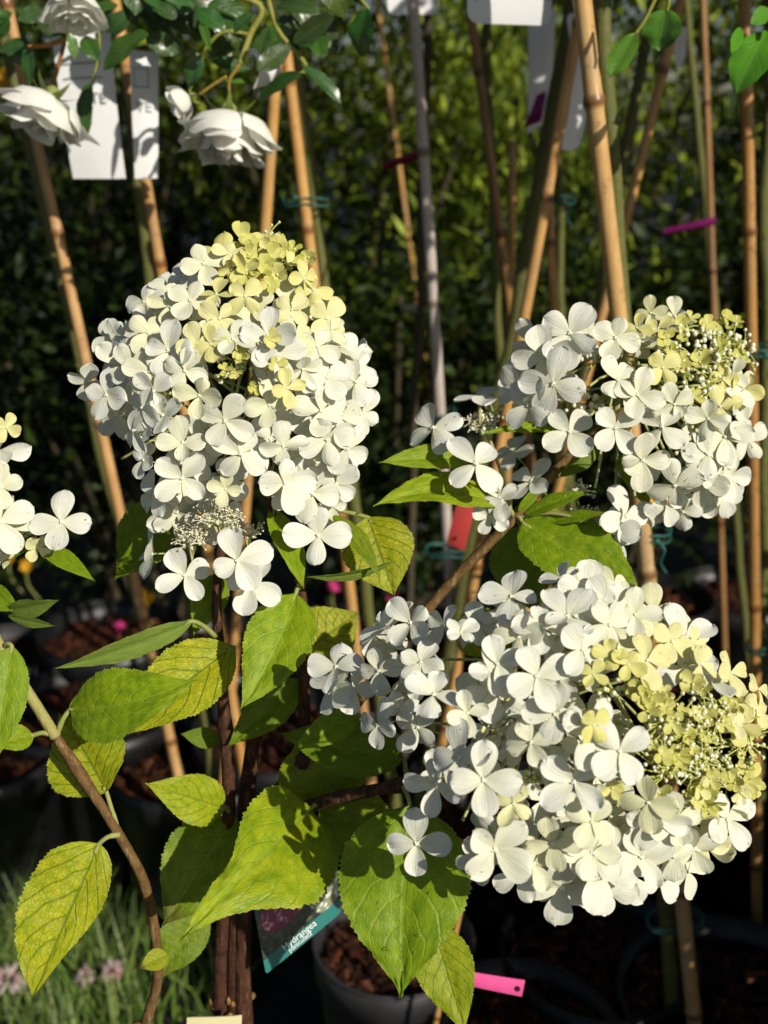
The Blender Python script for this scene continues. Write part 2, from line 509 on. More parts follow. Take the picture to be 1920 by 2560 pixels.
# ------------------------------------------------------------------ leaf builder
def leaf_mesh(name, base, tip, halfw, normal, droop=0.1, fold=0.25, wave=0.05, mat=None, serr=0.048, acum=(1.35, 1.30), nl=78, nw=10,
              quilt=0.03, seed=0, tipcurl=0.0, veins=6.5, shape=0.72, teeth=33, side_bend=0.0, drops=0, prof=None, unit=1.0):
    r = random.Random(seed)
    base, tip = Vector(base), Vector(tip)
    ax = tip - base; L = ax.length
    t0 = ax.normalized()
    n = Vector(normal); n = (n - t0 * n.dot(t0)).normalized()
    s0 = t0.cross(n)
    ph1, ph2 = r.uniform(0, 6.28), r.uniform(0, 6.28)
    def mid(t):
        return base + ax * t + n * (L * droop * 4 * t * (1 - t) - L * tipcurl * t ** 4) + s0 * (L * side_bend * 4 * t * (1 - t))
    rows, uvs = [], []
    mx = max((x / 100) ** shape * (1 - (x / 100) ** acum[0]) ** acum[1] for x in range(101))
    drp = []
    for i in range(nl + 1):
        t = i / nl
        p = mid(t)
        tg = (mid(min(1, t + 0.01)) - mid(max(0, t - 0.01))).normalized()
        nn = (n - tg * n.dot(tg)).normalized()
        ss = tg.cross(nn)
        w = halfw * (max(t, 1e-4) ** shape * (1 - t ** acum[0]) ** acum[1]) / mx
        wl = wr = w
        if prof:
            wl = np.interp(t, [0] + [q_[0] for q_ in prof[0]] + [1], [0] + [q_[1] for q_ in prof[0]] + [0]) * unit
            wr = np.interp(t, [0] + [q_[0] for q_ in prof[1]] + [1], [0] + [q_[1] for q_ in prof[1]] + [0]) * unit
        if t > 0.93: w = max(w, halfw * 0.02)
        row, ur = [], []
        for j in range(nw + 1):
            s = -1 + 2 * j / nw
            a = abs(s)
            we = (wl if s > 0 else wr) if prof else w
            w_ = we
            if a == 1 and 0.08 < t < 0.98:
                sw = (t * teeth + (0.3 if s > 0 else 0)) % 1.0
                we = w_ * (1 + serr * (1.6 * sw - 0.6) * r.uniform(0.7, 1.3))
            f = fold * (1 - 0.4 * a)
            off = math.sin(f) * a * we
            off += wave * halfw * math.sin(6.5 * t + ph1 + (2.0 if s > 0 else 0)) * a * a * (t * (1 - t) * 4)
            off += 0.5 * wave * halfw * math.sin(15 * t + ph2 + s) * a * a
            q = veins * t - 2.3 * a ** 1.25 + (0.22 if s > 0 else -0.22)
            off += quilt * halfw * abs(math.sin(math.pi * (q + 0.0))) * min(1, 3 * a) * (1 - 0.5 * a)
            off -= 0.02 * halfw * (a < 0.1)
            pp = p + ss * s * we * math.cos(f) + nn * off
            row.append(pp); ur.append((t, s))
            if drops and 1 < i < nl - 4 and 0 < j < nw and r.random() < drops:
                drp.append((pp, nn))
        rows.append(row); uvs.append(ur)
    mb = MB()
    mb.grid(rows, uvs, m=0)
    for pp, nn in drp:
        rr = r.uniform(0.0003, 0.0011)
        mb.ball(pp + nn * rr * 0.2, rr, m=1, n=8, k=6)
    return mb.mesh(name, [mat or M['leaf'], M['drop']])

# ------------------------------------------------------------------ floret builder
def petal_rows(r, ang, L, W, lift, cup, reflex, twist, z0, nt_=9, ns=6, notch=0.0):
    ca, sa = math.cos(ang), math.sin(ang)
    mx = max((x / 100) ** 0.72 * (1 - (x / 100) ** 2.5) ** 0.60 for x in range(101))
    k1, k2 = r.uniform(0, 6.28), r.uniform(0, 6.28)
    asym = r.uniform(-0.10, 0.10)
    rows, uvs = [], []
    for i in range(nt_ + 1):
        t = 1 - (1 - i / nt_) ** 1.35
        w = W * (max(t, 0.001) ** 0.72 * max(0, 1 - t ** 2.5) ** 0.60) / mx
        w = max(w, 0.035 if t < 0.5 else 0.0)
        row, ur = [], []
        for j in range(ns + 1):
            s = -1 + 2 * j / ns
            x = t * L * (1 - notch * (1 - s * s) * t ** 6) + 0.03
            y = s * w + asym * t * t * W
            z = z0 + lift * t - reflex * t * t + cup * s * s * (w / W if W else 0) - 0.03 * (abs(s) < 0.01) * (1 - t)
            z += 0.035 * math.sin(5 * t + k1 + 2 * s) * t + 0.03 * math.sin(4 * s + k2) * t
            z += twist * s * w
            row.append(Vector((x * ca - y * sa, x * sa + y * ca, z)))
            ur.append((t, s))
        rows.append(row); uvs.append(ur)
    return rows, uvs
def floret_variant(k):
    r = random.Random(100 + k)
    mb = MB()
    drops = []
    openness = r.uniform(-0.05, 0.30)
    for q in range(4):
        a = q * math.pi / 2 + r.uniform(-0.16, 0.16)
        L = r.uniform(0.86, 1.08) * (0.78 if r.random() < 0.12 else 1)
        W = r.uniform(0.31, 0.43) * (L ** 0.6)
        rows, uvs = petal_rows(r, a, L, W, openness + r.uniform(-0.16, 0.20), r.uniform(0.02, 0.14) * r.choice((1, 1, -1)),
                               r.uniform(0.0, 0.30), r.uniform(-0.30, 0.30), 0.035 * (q % 2) + 0.02, notch=r.choice((0, 0, 0, 0.06)))
        mb.grid(rows, uvs)
        for _ in range(r.choice((0, 0, 1, 2, 4))):
            i = r.randint(3, 8); j = r.randint(1, 5)
            rr = r.choice((0.012, 0.02, 0.03, 0.042))
            mb.ball(rows[i][j] + Vector((0, 0, rr * 0.25)), rr, m=2, n=8, k=6, sq=(1, 1, 0.75))
    # eye of the floret and its stalk
    mb.ball((0, 0, 0.05), 0.07, c=(0.78, 0.80, 0.66), m=1, n=7, k=5)
    for q in range(3):
        a = q * 2.1 + r.uniform(0, 1)
        mb.ball((0.05 * math.cos(a), 0.05 * math.sin(a), 0.085), 0.035, c=(0.80, 0.80, 0.70), m=1, n=5, k=4)
    mb.tube([(0, 0, 0.02), (0.05, 0.0, -0.45), (0.02, 0.06, -1.1)], [0.035, 0.028, 0.03], 5, c=(0.52, 0.55, 0.24), m=1)
    return mb.mesh('floret', [M['petal'], M['bead'], M['drop']])
FLORET = [floret_variant(k) for k in range(22)]
def small_variant(k):
    r = random.Random(300 + k)
    mb = MB()
    for q in range(4):
        a = q * math.pi / 2 + r.uniform(-0.2, 0.2)
        rows, uvs = petal_rows(r, a, r.uniform(0.7, 1.05), r.uniform(0.34, 0.46), r.uniform(0.25, 0.75), r.uniform(0.08, 0.22), r.uniform(0, .2), r.uniform(-.3, .3), 0.03 * (q % 2), 7, 4)
        mb.grid(rows, uvs)
    mb.ball((0, 0, 0.08), 0.13, c=(0.66, 0.62, 0.16), m=1, n=7, k=5)
    mb.tube([(0, 0, 0.02), (0.08, 0, -0.8), (0.0, 0.1, -2.0)], [0.06, 0.05, 0.05], 5, c=(0.46, 0.50, 0.16), m=1)
    return mb.mesh('floret', [M['petal'], M['bead'], M['drop']])
FSMALL = [small_variant(k) for k in range(6)]

def lerp3(a, b, t): return tuple(a[i] + (b[i] - a[i]) * t for i in range(3))
def tint(t):
    st = [(0.0, (0.68, 0.69, 0.63)), (0.3, (0.69, 0.685, 0.46)), (0.65, (0.64, 0.60, 0.19)), (1.0, (0.46, 0.46, 0.05))]
    for (a, ca), (b, cb) in zip(st, st[1:]):
        if t <= b: return lerp3(ca, cb, (t - a) / (b - a))
    return st[-1][1]

class Panicle:
    """flower head: a rounded body seen at photo pixel (cx, cy), half sizes rx, ry px, at depth d; ez is its half depth in px"""
    def __init__(s, cx, cy, rx, ry, d, ez, taper=0.0, shear=0.0):
        s.__dict__.update(locals())
    def place(s, x, y, k=1.0):
        rx = s.rx * (1 - s.taper * (s.cy - y) / s.ry)
        ux = (x - s.cx - s.shear * (s.cy - y)) / rx
        uy = (s.cy - y) / s.ry
        q = ux * ux + uy * uy
        z = math.sqrt(max(0.0, 1 - q))
        nrm = (RIGHT * ux + UP * uy + BACK * (z * s.ry / max(s.ez, 1) * 0.8 + 0.12)).normalized()
        return s.d - z * s.ez * px(s.d) * k, nrm
def add_floret(head, pn, x, y, rpx, rot, tn, dz=0.0, face=None, small=False, jit=0.27, k=1.0):
    d, nrm = pn.place(x, y, k)
    d -= dz
    pos = P(x, y, d)
    tocam = (CAM - pos).normalized()
    if face is not None:
        ax = (RIGHT * face[0] + UP * face[1] + BACK * face[2]).normalized()
    else:
        ax = (nrm * 0.55 + tocam * 0.62 + SUN * 0.16 + Vector((rng.gauss(0, jit), rng.gauss(0, jit), rng.gauss(0, jit)))).normalized()
    v = RIGHT * math.cos(R(rot)) + UP * math.sin(R(rot))
    v = v - tocam * v.dot(tocam)
    X = (v - ax * v.dot(ax)).normalized()
    Y = ax.cross(X)
    sz = rpx * px(d) * (1.12 if not small else 1.1)
    mt = Matrix((( X.x * sz, Y.x * sz, ax.x * sz, pos.x), (X.y * sz, Y.y * sz, ax.y * sz, pos.y), (X.z * sz, Y.z * sz, ax.z * sz, pos.z), (0, 0, 0, 1)))
    me = rng.choice(FSMALL if small else FLORET)
    o = obj('floret', me, None, tint(max(0, min(1, tn + rng.uniform(-0.05, 0.05)))))
    o.matrix_world = mt
    o.parent = head
    o.matrix_parent_inverse = head_inv(head)
    return o
def head_inv(head):
    m = Matrix.Translation(head.location)
    if head.parent: m = Matrix.Translation(head.parent.location) @ m
    return m.inverted()

# ------------------------------------------------------------------ the hydrangea
foot = DY(495, 2300, 0.55); foot.z = 0.22
bush = thing('hydrangea_bush', 'white panicle hydrangea with lime leaves and brown stems, in sharp sunlight before the canes', 'hydrangea', (foot.x, foot.y, 0.0))
BL = Matrix.Translation(bush.location)
def bpart(name, me, color=None, kind=None):
    o = obj(name, me, bush, color, None, kind)
    o.matrix_parent_inverse = BL.inverted()
    return o
def smooth_path(pts, n=6):
    pts = [Vector(p) for p in pts]
    out = []
    for i in range(len(pts) - 1):
        p0 = pts[max(0, i - 1)]; p1 = pts[i]; p2 = pts[i + 1]; p3 = pts[min(len(pts) - 1, i + 2)]
        for k in range(n):
            t = k / n
            out.append(0.5 * ((2 * p1) + (p2 - p0) * t + (2 * p0 - 5 * p1 + 4 * p2 - p3) * t * t + (3 * p1 - p0 - 3 * p2 + p3) * t ** 3))
    out.append(pts[-1])
    return out
def stem_mesh(name, pts, r0, r1, mat, n=8, lump=0.08, nodes=None, seg=7):
    pp = smooth_path(pts, seg)
    rr = []
    for i, p in enumerate(pp):
        t = i / (len(pp) - 1)
        r = r0 + (r1 - r0) * t
        r *= 1 + lump * mnoise.noise(p * 160)
        if nodes:
            for q in nodes:
                r *= 1 + 0.35 * math.exp(-((t - q) / 0.018) ** 2)
        rr.append(r)
    mb = MB(); mb.tube(pp, rr, n)
    return mb.mesh(name, mat)
# stems (zoomed pixel, depth)
def st(lst): return [D(*p) for p in lst]
fp = Vector((foot.x, foot.y, 0.24))
S_left = [fp + Vector((-0.012, 0.0, 0))] + st([(476, 2212, .700), (489, 1900, .66), (494, 1700, .645), (480, 1480, .63), (468, 1300, .615), (480, 1160, .605)])
S_mid = [fp + Vector((0.012, 0.008, 0))] + st([(512, 2212, .702), (516, 1950, .665), (530, 1800, .65), (610, 1700, .648), (655, 1640, .642), (658, 1560, .638), (648, 1260, .615), (590, 1110, .605), (540, 900, .60)])
S_right = [fp + Vector((0.02, -0.008, 0))] + st([(528, 2212, .698), (530, 1950, .66), (545, 1800, .642), (690, 1735, .62), (890, 1690, .585), (1100, 1640, .56), (1330, 1600, .53)])
S_up = st([(545, 1800, .648), (640, 1700, .66), (800, 1480, .66), (950, 1285, .655), (1110, 1120, .645), (1225, 990, .64), (1330, 900, .635), (1420, 820, .635)])
S_west = [fp + Vector((-0.05, -0.01, 0))] + st([(296, 2290, .655), (314, 2212, .645), (341, 2100, .630), (318, 1930, .605), (258, 1805, .59), (122, 1592, .58), (0, 1392, .575), (-60, 1250, .575), (-70, 1130, .575)])
bpart('stem', stem_mesh('stem', S_left, .0055, .0022, M['trunk'], nodes=(.35, .6)))
bpart('stem', stem_mesh('stem', S_mid, .0065, .0020, M['trunk'], nodes=(.3, .55)))
bpart('stem', stem_mesh('stem', S_right, .0060, .0020, M['trunk'], nodes=(.4, .7)))
bpart('stem', stem_mesh('stem', [fp + Vector((.016, .012, 0))] + st([(520, 2100, .70), (524, 1900, .672), (530, 1750, .66), (544, 1620, .655), (548, 1560, .652)]), .0062, .0040, M['trunk'], nodes=(.5,)))
bpart('stem', stem_mesh('stem', S_up, .0038, .0024, M['twig'], nodes=(.6,)))
bpart('stem', stem_mesh('stem', S_west, .0035, .0021, M['twig'], nodes=(.63, .75)))
# pale new growth on the west stem
bpart('stem', stem_mesh('stem', [p + BACK * .0006 for p in st([(122, 1592, .5795), (60, 1492, .5775), (0, 1392, .5745), (-20, 1350, .5745)])], .0031, .0026, M['green_twig']))
# gnarled knot on the old wood
kb = MB()
for i in range(90):
    q = D(512 + rng.gauss(0, 10), 2152 + rng.gauss(0, 13), .694 + rng.uniform(-.006, .006))
    kb.ball(q, rng.uniform(.0012, .0034), n=6, k=4, c=(1, 1, 1), sq=(rng.uniform(.6, 1.4), 1, rng.uniform(.6, 1.4)))
bpart('bark_knot', kb.mesh('bark_knot', M['twig']), (1.5, 1.5, 1.6))
kb = MB()
for i in range(30):
    kb.ball(D(466 + rng.gauss(0, 4), 2170 + rng.gauss(0, 18), .694), rng.uniform(.0012, .003), n=6, k=4, sq=(rng.uniform(.6, 1.4), 1, rng.uniform(.6, 1.4)))
bpart('bark_knot', kb.mesh('bark_knot', M['twig']), (1.3, 1.15, 1.0))

# leaves: base(x,y,d) tip(x,y,d) width(zoomed px), normal(cam right, up, back), yellow, value (shade worked into the dim leaves), dry, droop, fold, options
LEAVES = [
    # b, t, w, n, yel, val, dry, droop, fold, kw
    ((215, 1822, .585), (72, 2152, .575), 205, (.15, .25, 1), .85, 1.05, .15, .02, .12, dict(pet=(258, 1803, .588), seed=1, prof=(((.02, 34), (.054, 58), (.12, 84), (.2, 98), (.33, 107), (.457, 108), (.57, 101), (.675, 88), (.77, 70), (.845, 51), (.92, 27), (.96, 12)), ((.02, 20), (.07, 38), (.14, 52), (.224, 60), (.3, 62), (.377, 60), (.48, 52), (.58, 42), (.68, 30), (.79, 19), (.92, 8))))),
    ((230, 1712, .592), (128, 1540, .60), 185, (-.1, .1, 1), .78, .95, .0, -.05, .25, dict(pet=(256, 1798, .590), seed=2)),
    ((153, 1532, .578), (425, 1468, .552), 160, (.0, .40, 1), .18, 1.10, .0, .10, .28, dict(pet=(122, 1590, .58), seed=3, side_bend=.07)),
    ((415, 1342, .60), (120, 1443, .58), 62, (.0, -.5, .9), .1, .85, .0, .06, .35, dict(under=1, seed=4, pet=(465, 1375, .615))),
    ((505, 1398, .612), (262, 1590, .585), 165, (-.1, .45, 1), .95, 1.05, .1, .06, .15, dict(pet=(484, 1480, .63), seed=5)),
    ((638, 1284, .606), (520, 1532, .572), 150, (.05, .45, 1), .22, 1.12, .0, .07, .30, dict(pet=(648, 1270, .612), seed=6, side_bend=-.05)),
    ((662, 1405, .632), (775, 1322, .640), 140, (.1, .2, 1), .95, .95, .25, .02, .1, dict(pet=(652, 1400, .630), seed=7, shape=.55)),
    ((795, 1118, .615), (852, 1288, .605), 158, (-.1, .3, 1), .95, .95, .05, .05, .2, dict(pet=(650, 1100, .62), seed=8)),
    ((720, 1115, .60), (818, 1245, .585), 62, (.6, .2, .7), .3, .7, .0, .05, .5, dict(seed=9)),
    ((850, 1212, .60), (662, 1246, .585), 42, (.0, -.7, .5), .2, .85, .0, .08, .3, dict(under=1, seed=10)),
    ((586, 1098, .606), (656, 1272, .578), 74, (.5, .2, .8), .2, 1.05, .0, .02, .4, dict(seed=11)),
    ((375, 1085, .635), (250, 1252, .64), 135, (-.2, .2, 1), .1, .75, .0, .03, .2, dict(pet=(480, 1160, .61), seed=12)),
    ((478, 1240, .63), (418, 1372, .615), 78, (.1, .3, 1), .2, .9, .0, .03, .25, dict(pet=(470, 1290, .616), seed=13)),
    ((484, 1746, .63), (313, 1692, .60), 108, (.05, .35, 1), .55, 1.05, .0, .05, .25, dict(pet=(494, 1752, .645), seed=14, shape=.6)),
    ((668, 1752, .618), (388, 2034, .540), 300, (.10, .45, 1), .38, 1.15, .0, .10, .10, dict(pet=(690, 1738, .62), seed=15, wave=.10, prof=(((.02, 60), (.06, 86), (.125, 101), (.22, 104), (.31, 97), (.40, 80), (.49, 58), (.56, 42), (.64, 36), (.72, 33), (.85, 20), (.93, 9)), ((.02, 62), (.056, 86), (.14, 118), (.243, 140), (.34, 151), (.447, 150), (.53, 127), (.61, 92), (.68, 60), (.76, 36), (.83, 22), (.9, 12)))) ),
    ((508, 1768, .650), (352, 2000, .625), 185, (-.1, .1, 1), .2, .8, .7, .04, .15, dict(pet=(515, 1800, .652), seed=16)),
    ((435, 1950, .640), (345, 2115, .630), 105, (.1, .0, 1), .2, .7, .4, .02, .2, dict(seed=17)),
    ((886, 1742, .578), (864, 2152, .548), 290, (-.22, .30, 1), .10, 1.0, .0, .06, .16, dict(pet=(870, 1695, .587), seed=18, drops=.04, shape=.62, tipcurl=.05)),
    ((935, 2000, .600), (1005, 2232, .585), 128, (-.1, .2, 1), .5, 1.0, .0, .03, .15, dict(seed=19, shape=.6, pet=(890, 1760, .60))),
    ((872, 1640, .615), (606, 1585, .625), 120, (.0, .3, 1), .1, .8, .0, .04, .2, dict(seed=20, pet=(880, 1688, .588))),
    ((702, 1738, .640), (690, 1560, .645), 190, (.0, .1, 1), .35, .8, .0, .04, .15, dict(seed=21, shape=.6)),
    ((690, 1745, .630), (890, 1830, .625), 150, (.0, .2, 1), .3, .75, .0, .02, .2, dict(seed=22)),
    ((775, 1545, .612), (632, 1618, .602), 70, (.1, .5, 1), .1, 1.0, .0, .05, .35, dict(seed=23, pet=(870, 1600, .60))),
    ((650, 1470, .640), (492, 1612, .630), 92, (-.1, .2, 1), .1, .75, .0, .04, .3, dict(seed=24)),
    ((1092, 1096, .640), (806, 1095, .600), 105, (.0, .75, .75), .35, 1.10, .0, .10, .30, dict(pet=(1110, 1120, .645), seed=25, side_bend=.06, drops=.02)),
    ((1015, 992, .630), (818, 1000, .612), 66, (.0, .5, 1), .3, 1.0, .0, .07, .3, dict(seed=26)),
    ((1205, 930, .635), (1038, 938, .622), 34, (.0, .7, .8), .3, 1.05, .0, .08, .3, dict(seed=27)),
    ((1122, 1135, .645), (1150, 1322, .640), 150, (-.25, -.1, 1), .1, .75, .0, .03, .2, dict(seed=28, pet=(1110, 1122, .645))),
    ((1130, 1130, .640), (1398, 1322, .600), 185, (.35, .25, 1), .15, .95, .0, .06, .32, dict(seed=29, drops=.06, pet=(1112, 1120, .645), shape=.62)),
    ((1135, 1112, .640), (1275, 1062, .625), 44, (.1, .6, .8), .1, 1.0, .0, .05, .3, dict(seed=30)),
    ((1190, 1128, .635), (1318, 1108, .615), 34, (.1, .6, .8), .15, 1.1, .0, .03, .3, dict(seed=31)),
    ((1120, 1105, .640), (1175, 1040, .635), 24, (.3, .2, .8), .15, 1.0, .0, .03, .3, dict(seed=46)),
    ((985, 1345, .600), (1118, 1402, .590), 110, (.0, .2, 1), .95, 1.0, .1, .03, .15, dict(seed=32, shape=.6)),
    ((25, 1396, .568), (-12, 1650, .555), 105, (.2, .3, 1), .12, 1.05, .0, .05, .25, dict(seed=33, pet=(10, 1400, .575))),
    ((72, 1588, .577), (-25, 1612, .56), 60, (.0, .4, 1), .3, 1.0, .0, .06, .3, dict(seed=34, pet=(120, 1590, .58))),
    ((20, 1318, .572), (128, 1296, .555), 50, (.2, -.3, .9), .1, .85, .0, .03, .5, dict(seed=35, under=1)),
    ((18, 1330, .572), (122, 1352, .560), 30, (.1, -.4, .9), .1, .9, .0, .02, .3, dict(seed=36, under=1)),
    ((-40, 1270, .58), (45, 1322, .57), 55, (.0, .3, 1), .1, .9, .0, .03, .3, dict(seed=37)),
    ((85, 1180, .585), (206, 1256, .568), 46, (.3, .4, .8), .15, 1.0, .0, .05, .3, dict(seed=38)),
    ((-30, 1205, .59), (95, 1175, .575), 50, (.0, .4, .9), .2, .9, .0, .05, .3, dict(seed=39)),
    ((1335, 985, .655), (1406, 1100, .640), 52, (.2, .2, 1), .2, .95, .0, .03, .3, dict(seed=40)),
    ((1240, 1430, .545), (1318, 1530, .535), 40, (.4, .2, .8), .15, 1.0, .0, .03, .3, dict(seed=41)),
    ((1290, 950, .655), (1200, 1035, .650), 60, (.0, -.1, 1), .1, .7, .0, .03, .2, dict(seed=42)),
    ((500, 1790, .66), (590, 1830, .665), 90, (.2, .2, 1), .1, .75, .0, .03, .2, dict(seed=43)),
    ((480, 1600, .655), (390, 1585, .65), 45, (.0, .2, 1), .1, .7, .0, .03, .2, dict(seed=44)),
    ((860, 1760, .64), (760, 1880, .63), 120, (.0, .1, 1), .1, .7, .0, .03, .2, dict(seed=45)),
]
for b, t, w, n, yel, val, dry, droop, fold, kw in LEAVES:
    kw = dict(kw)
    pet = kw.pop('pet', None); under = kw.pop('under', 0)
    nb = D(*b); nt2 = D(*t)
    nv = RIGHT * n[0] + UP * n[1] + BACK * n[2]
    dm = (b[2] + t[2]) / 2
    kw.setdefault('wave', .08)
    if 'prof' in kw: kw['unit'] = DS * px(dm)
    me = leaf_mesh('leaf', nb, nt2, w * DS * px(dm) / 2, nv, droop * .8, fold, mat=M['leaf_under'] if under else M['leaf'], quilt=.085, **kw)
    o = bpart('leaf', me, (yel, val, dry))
    if pet:
        pb = D(*pet)
        ps = MB()
        mdl = (pb + nb) / 2 + Vector((0, 0, .002)) + BACK * .001
        ax = (nt2 - nb)
        ps.tube(smooth_path([pb, mdl, nb, nb + ax * .07], 4), [.0016] * 4 + [.0013] * 8 + [.0008], 6)
        bpart('leaf_stalk', ps.mesh('leaf_stalk', M['petiole']))
# withered tip hanging from the shaded leaf
bpart('leaf', leaf_mesh('leaf', D(362, 2062, .62), D(300, 2092, .612), .006, RIGHT * .1 + UP * .5 + BACK, .05, .4, mat=M['leaf'], seed=50), (.9, .9, .9))

# ---- flower heads
def crop(x0, y0, w): 
    k = w / 1659.0
    return lambda x, y: (x0 + x * k, y0 + y * k, k)
CA, CB, CC, CD = crop(150, 560, 500), crop(500, 560, 500), crop(150, 1050, 500), crop(500, 1050, 500)
CE, CF, CG, CH = crop(1200, 700, 700), crop(960, 640, 960), crop(740, 1400, 500), crop(1200, 1400, 720)
CI, CJ, CK = crop(900, 1850, 600), crop(960, 1820, 960), crop(0, 1180, 960)

def head_empty(x, y, d):
    h = bpy.data.objects.new('flower_head', None)
    h.empty_display_size = .02
    col.objects.link(h)
    h.parent = bush
    h.location = P(x, y, d) - bush.location
    return h
def put(head, pn, cr, lst):
    for it in lst:
        x, y, r, rot, tn = it[:5]
        kw = it[5] if len(it) > 5 else {}
        X, Y, k = cr(x, y)
        add_floret(head, pn, X, Y, r * k, rot, tn, small=(tn >= .8 or r * k < 32), **kw)

def fill(head, pn, n, rlo, rhi, tfun, k=.80, back=True, avoid=()):
    pts = []
    for i in range(n * 3):
        a = rng.uniform(0, 6.283); q = math.sqrt(rng.uniform(0, 1)) * .93
        ux, uy = q * math.cos(a), q * math.sin(a)
        y = pn.cy - uy * pn.ry
        x = pn.cx + ux * pn.rx * (1 - pn.taper * uy) + pn.shear * (pn.cy - y)
        if any((x - p[0]) ** 2 + (y - p[1]) ** 2 < (rlo * .95) ** 2 for p in pts): continue
        if any(((x - ax) / aw) ** 2 + ((y - ay) / ah) ** 2 < 1 for ax, ay, aw, ah in avoid): continue
        pts.append((x, y))
        if len(pts) >= n: break
    for x, y in pts:
        add_floret(head, pn, x, y, rng.uniform(rlo, rhi), rng.uniform(0, 90), tfun(x, y), k=k)
    if back:                                   # the far side, so the head is whole from elsewhere
        for x, y in pts[::2]:
            d, nr = pn.place(x, y)
            z = pn.d - d
            nb = (nr - BACK * 2 * nr.dot(BACK))
            add_floret(head, pn, x, y, rng.uniform(rlo, rhi), rng.uniform(0, 90), tfun(x, y), dz=-(2 * z), k=1.0,
                       face=(nb.dot(RIGHT), nb.dot(UP), nb.dot(BACK)))

def core(head, pn, base, n=34, avoid=()):
    """branched framework of the flower head"""
    mb = MB()
    top = P(pn.cx + pn.shear * pn.ry, pn.cy - pn.ry * .72, pn.d)
    b = Vector(base)
    axp = smooth_path([b, (b + top) / 2 + BACK * .004, top], 6)
    mb.tube(axp, [.0026 - .0016 * i / (len(axp) - 1) for i in range(len(axp))], 6, c=(.36, .36, .13))
    for i in range(n):
        t = rng.uniform(.12, .98)
        p = axp[int(t * (len(axp) - 1))]
        a = rng.uniform(0, 6.283); q = rng.uniform(.3, .85)
        x = pn.cx + q * math.cos(a) * pn.rx; y = pn.cy + q * math.sin(a) * pn.ry
        d, nr = pn.place(x, y, .55 * rng.choice((1, 1, -1)))
        e = P(x, y, d)
        m_ = (p * .55 + e * .45) + Vector((0, 0, .004))
        mb.tube(smooth_path([p, m_, e], 3), .0008, 5, c=(.42, .44, .17), caps=False)
    o = obj('flower_stalks', mb.mesh('flower_stalks', M['bead']), None, kind='stuff')
    o.parent = head; o.matrix_parent_inverse = head_inv(head)

def buds(head, pn, areas, name='flower_buds', white=(0.74, 0.74, 0.56), green=.45, root=None, k0=.62):
    mb = MB()
    for (x, y, rx, ry, n, rlo, rhi, kf) in areas:
        dcc, nrc = pn.place(x, y, k0)
        rootp = P(x, y, dcc)
        for _ in range(max(3, n // 9)):          # sprays of a few buds each
            a = rng.uniform(0, 6.283); q = math.sqrt(rng.random())
            sx, sy = x + rx * q * math.cos(a), y + ry * q * math.sin(a)
            d, nr = pn.place(sx, sy, kf)
            hub = P(sx, sy, d + .006)
            mb.tube(smooth_path([rootp + (hub - rootp) * .15, (rootp + hub) / 2 + nr * .002, hub], 3), .0006, 4, c=(.44, .46, .15), caps=False)
            for _ in range(9):
                ex = sx + rng.gauss(0, rx * .17 + 10); ey = sy + rng.gauss(0, ry * .17 + 10)
                d2, nr2 = pn.place(ex, ey, kf)
                e = P(ex, ey, d2 - rng.uniform(-.004, .004))
                r = rng.uniform(rlo, rhi) * px(d2)
                mb.tube([hub, (hub + e) / 2 + nr2 * .0015, e], .00042, 4, c=lerp3((.50, .52, .20), (.42, .44, .06), rng.random()), caps=False)
                c = lerp3(white, (.55, .55, .10), rng.random() ** 2 if rng.random() < green else 0)
                mb.ball(e, r, c=c, n=7, k=5, sq=(1, 1, rng.uniform(.9, 1.15)))
    o = obj(name, mb.mesh(name, M['bead']), None, kind='stuff')
    o.parent = head; o.matrix_parent_inverse = head_inv(head)
def stamens(head, pn, areas, dz=0.0):
    mb = MB()
    for (x, y, rx, ry, n) in areas:
        d0, nr0 = pn.place(x, y, .7); d0 -= dz
        for _ in range(n):
            a = rng.uniform(0, 6.283); q = math.sqrt(rng.random())
            hx, hy = x + rx * q * math.cos(a), y + ry * q * math.sin(a)
            d = d0 + rng.uniform(-.005, .005)
            h = P(hx, hy, d)
            mb.tube([P(x, y + ry * 1.6, d0 + .006), (P(x, y, d0) + h) / 2, h], .0005, 4, c=(.48, .46, .22), caps=False)
            mb.ball(h, .0011, c=(.66, .66, .40), n=6, k=4)
            for _ in range(rng.randint(5, 8)):
                dr = (UP * rng.uniform(-.3, 1.2) + RIGHT * rng.uniform(-1, 1) + BACK * rng.uniform(-.2, 1)).normalized()
                l = rng.uniform(.0035, .007)
                e = h + dr * l
                mb.tube([h, h + dr * l * .6 + UP * .0006, e], .00022, 4, c=(.72, .70, .54), caps=False)
                mb.ball(e, rng.uniform(.00045, .0007), c=(.74, .70, .52), n=5, k=4)
    o = obj('open_flowers', mb.mesh('open_flowers', M['bead']), None, kind='stuff')
    o.parent = head; o.matrix_parent_inverse = head_inv(head)

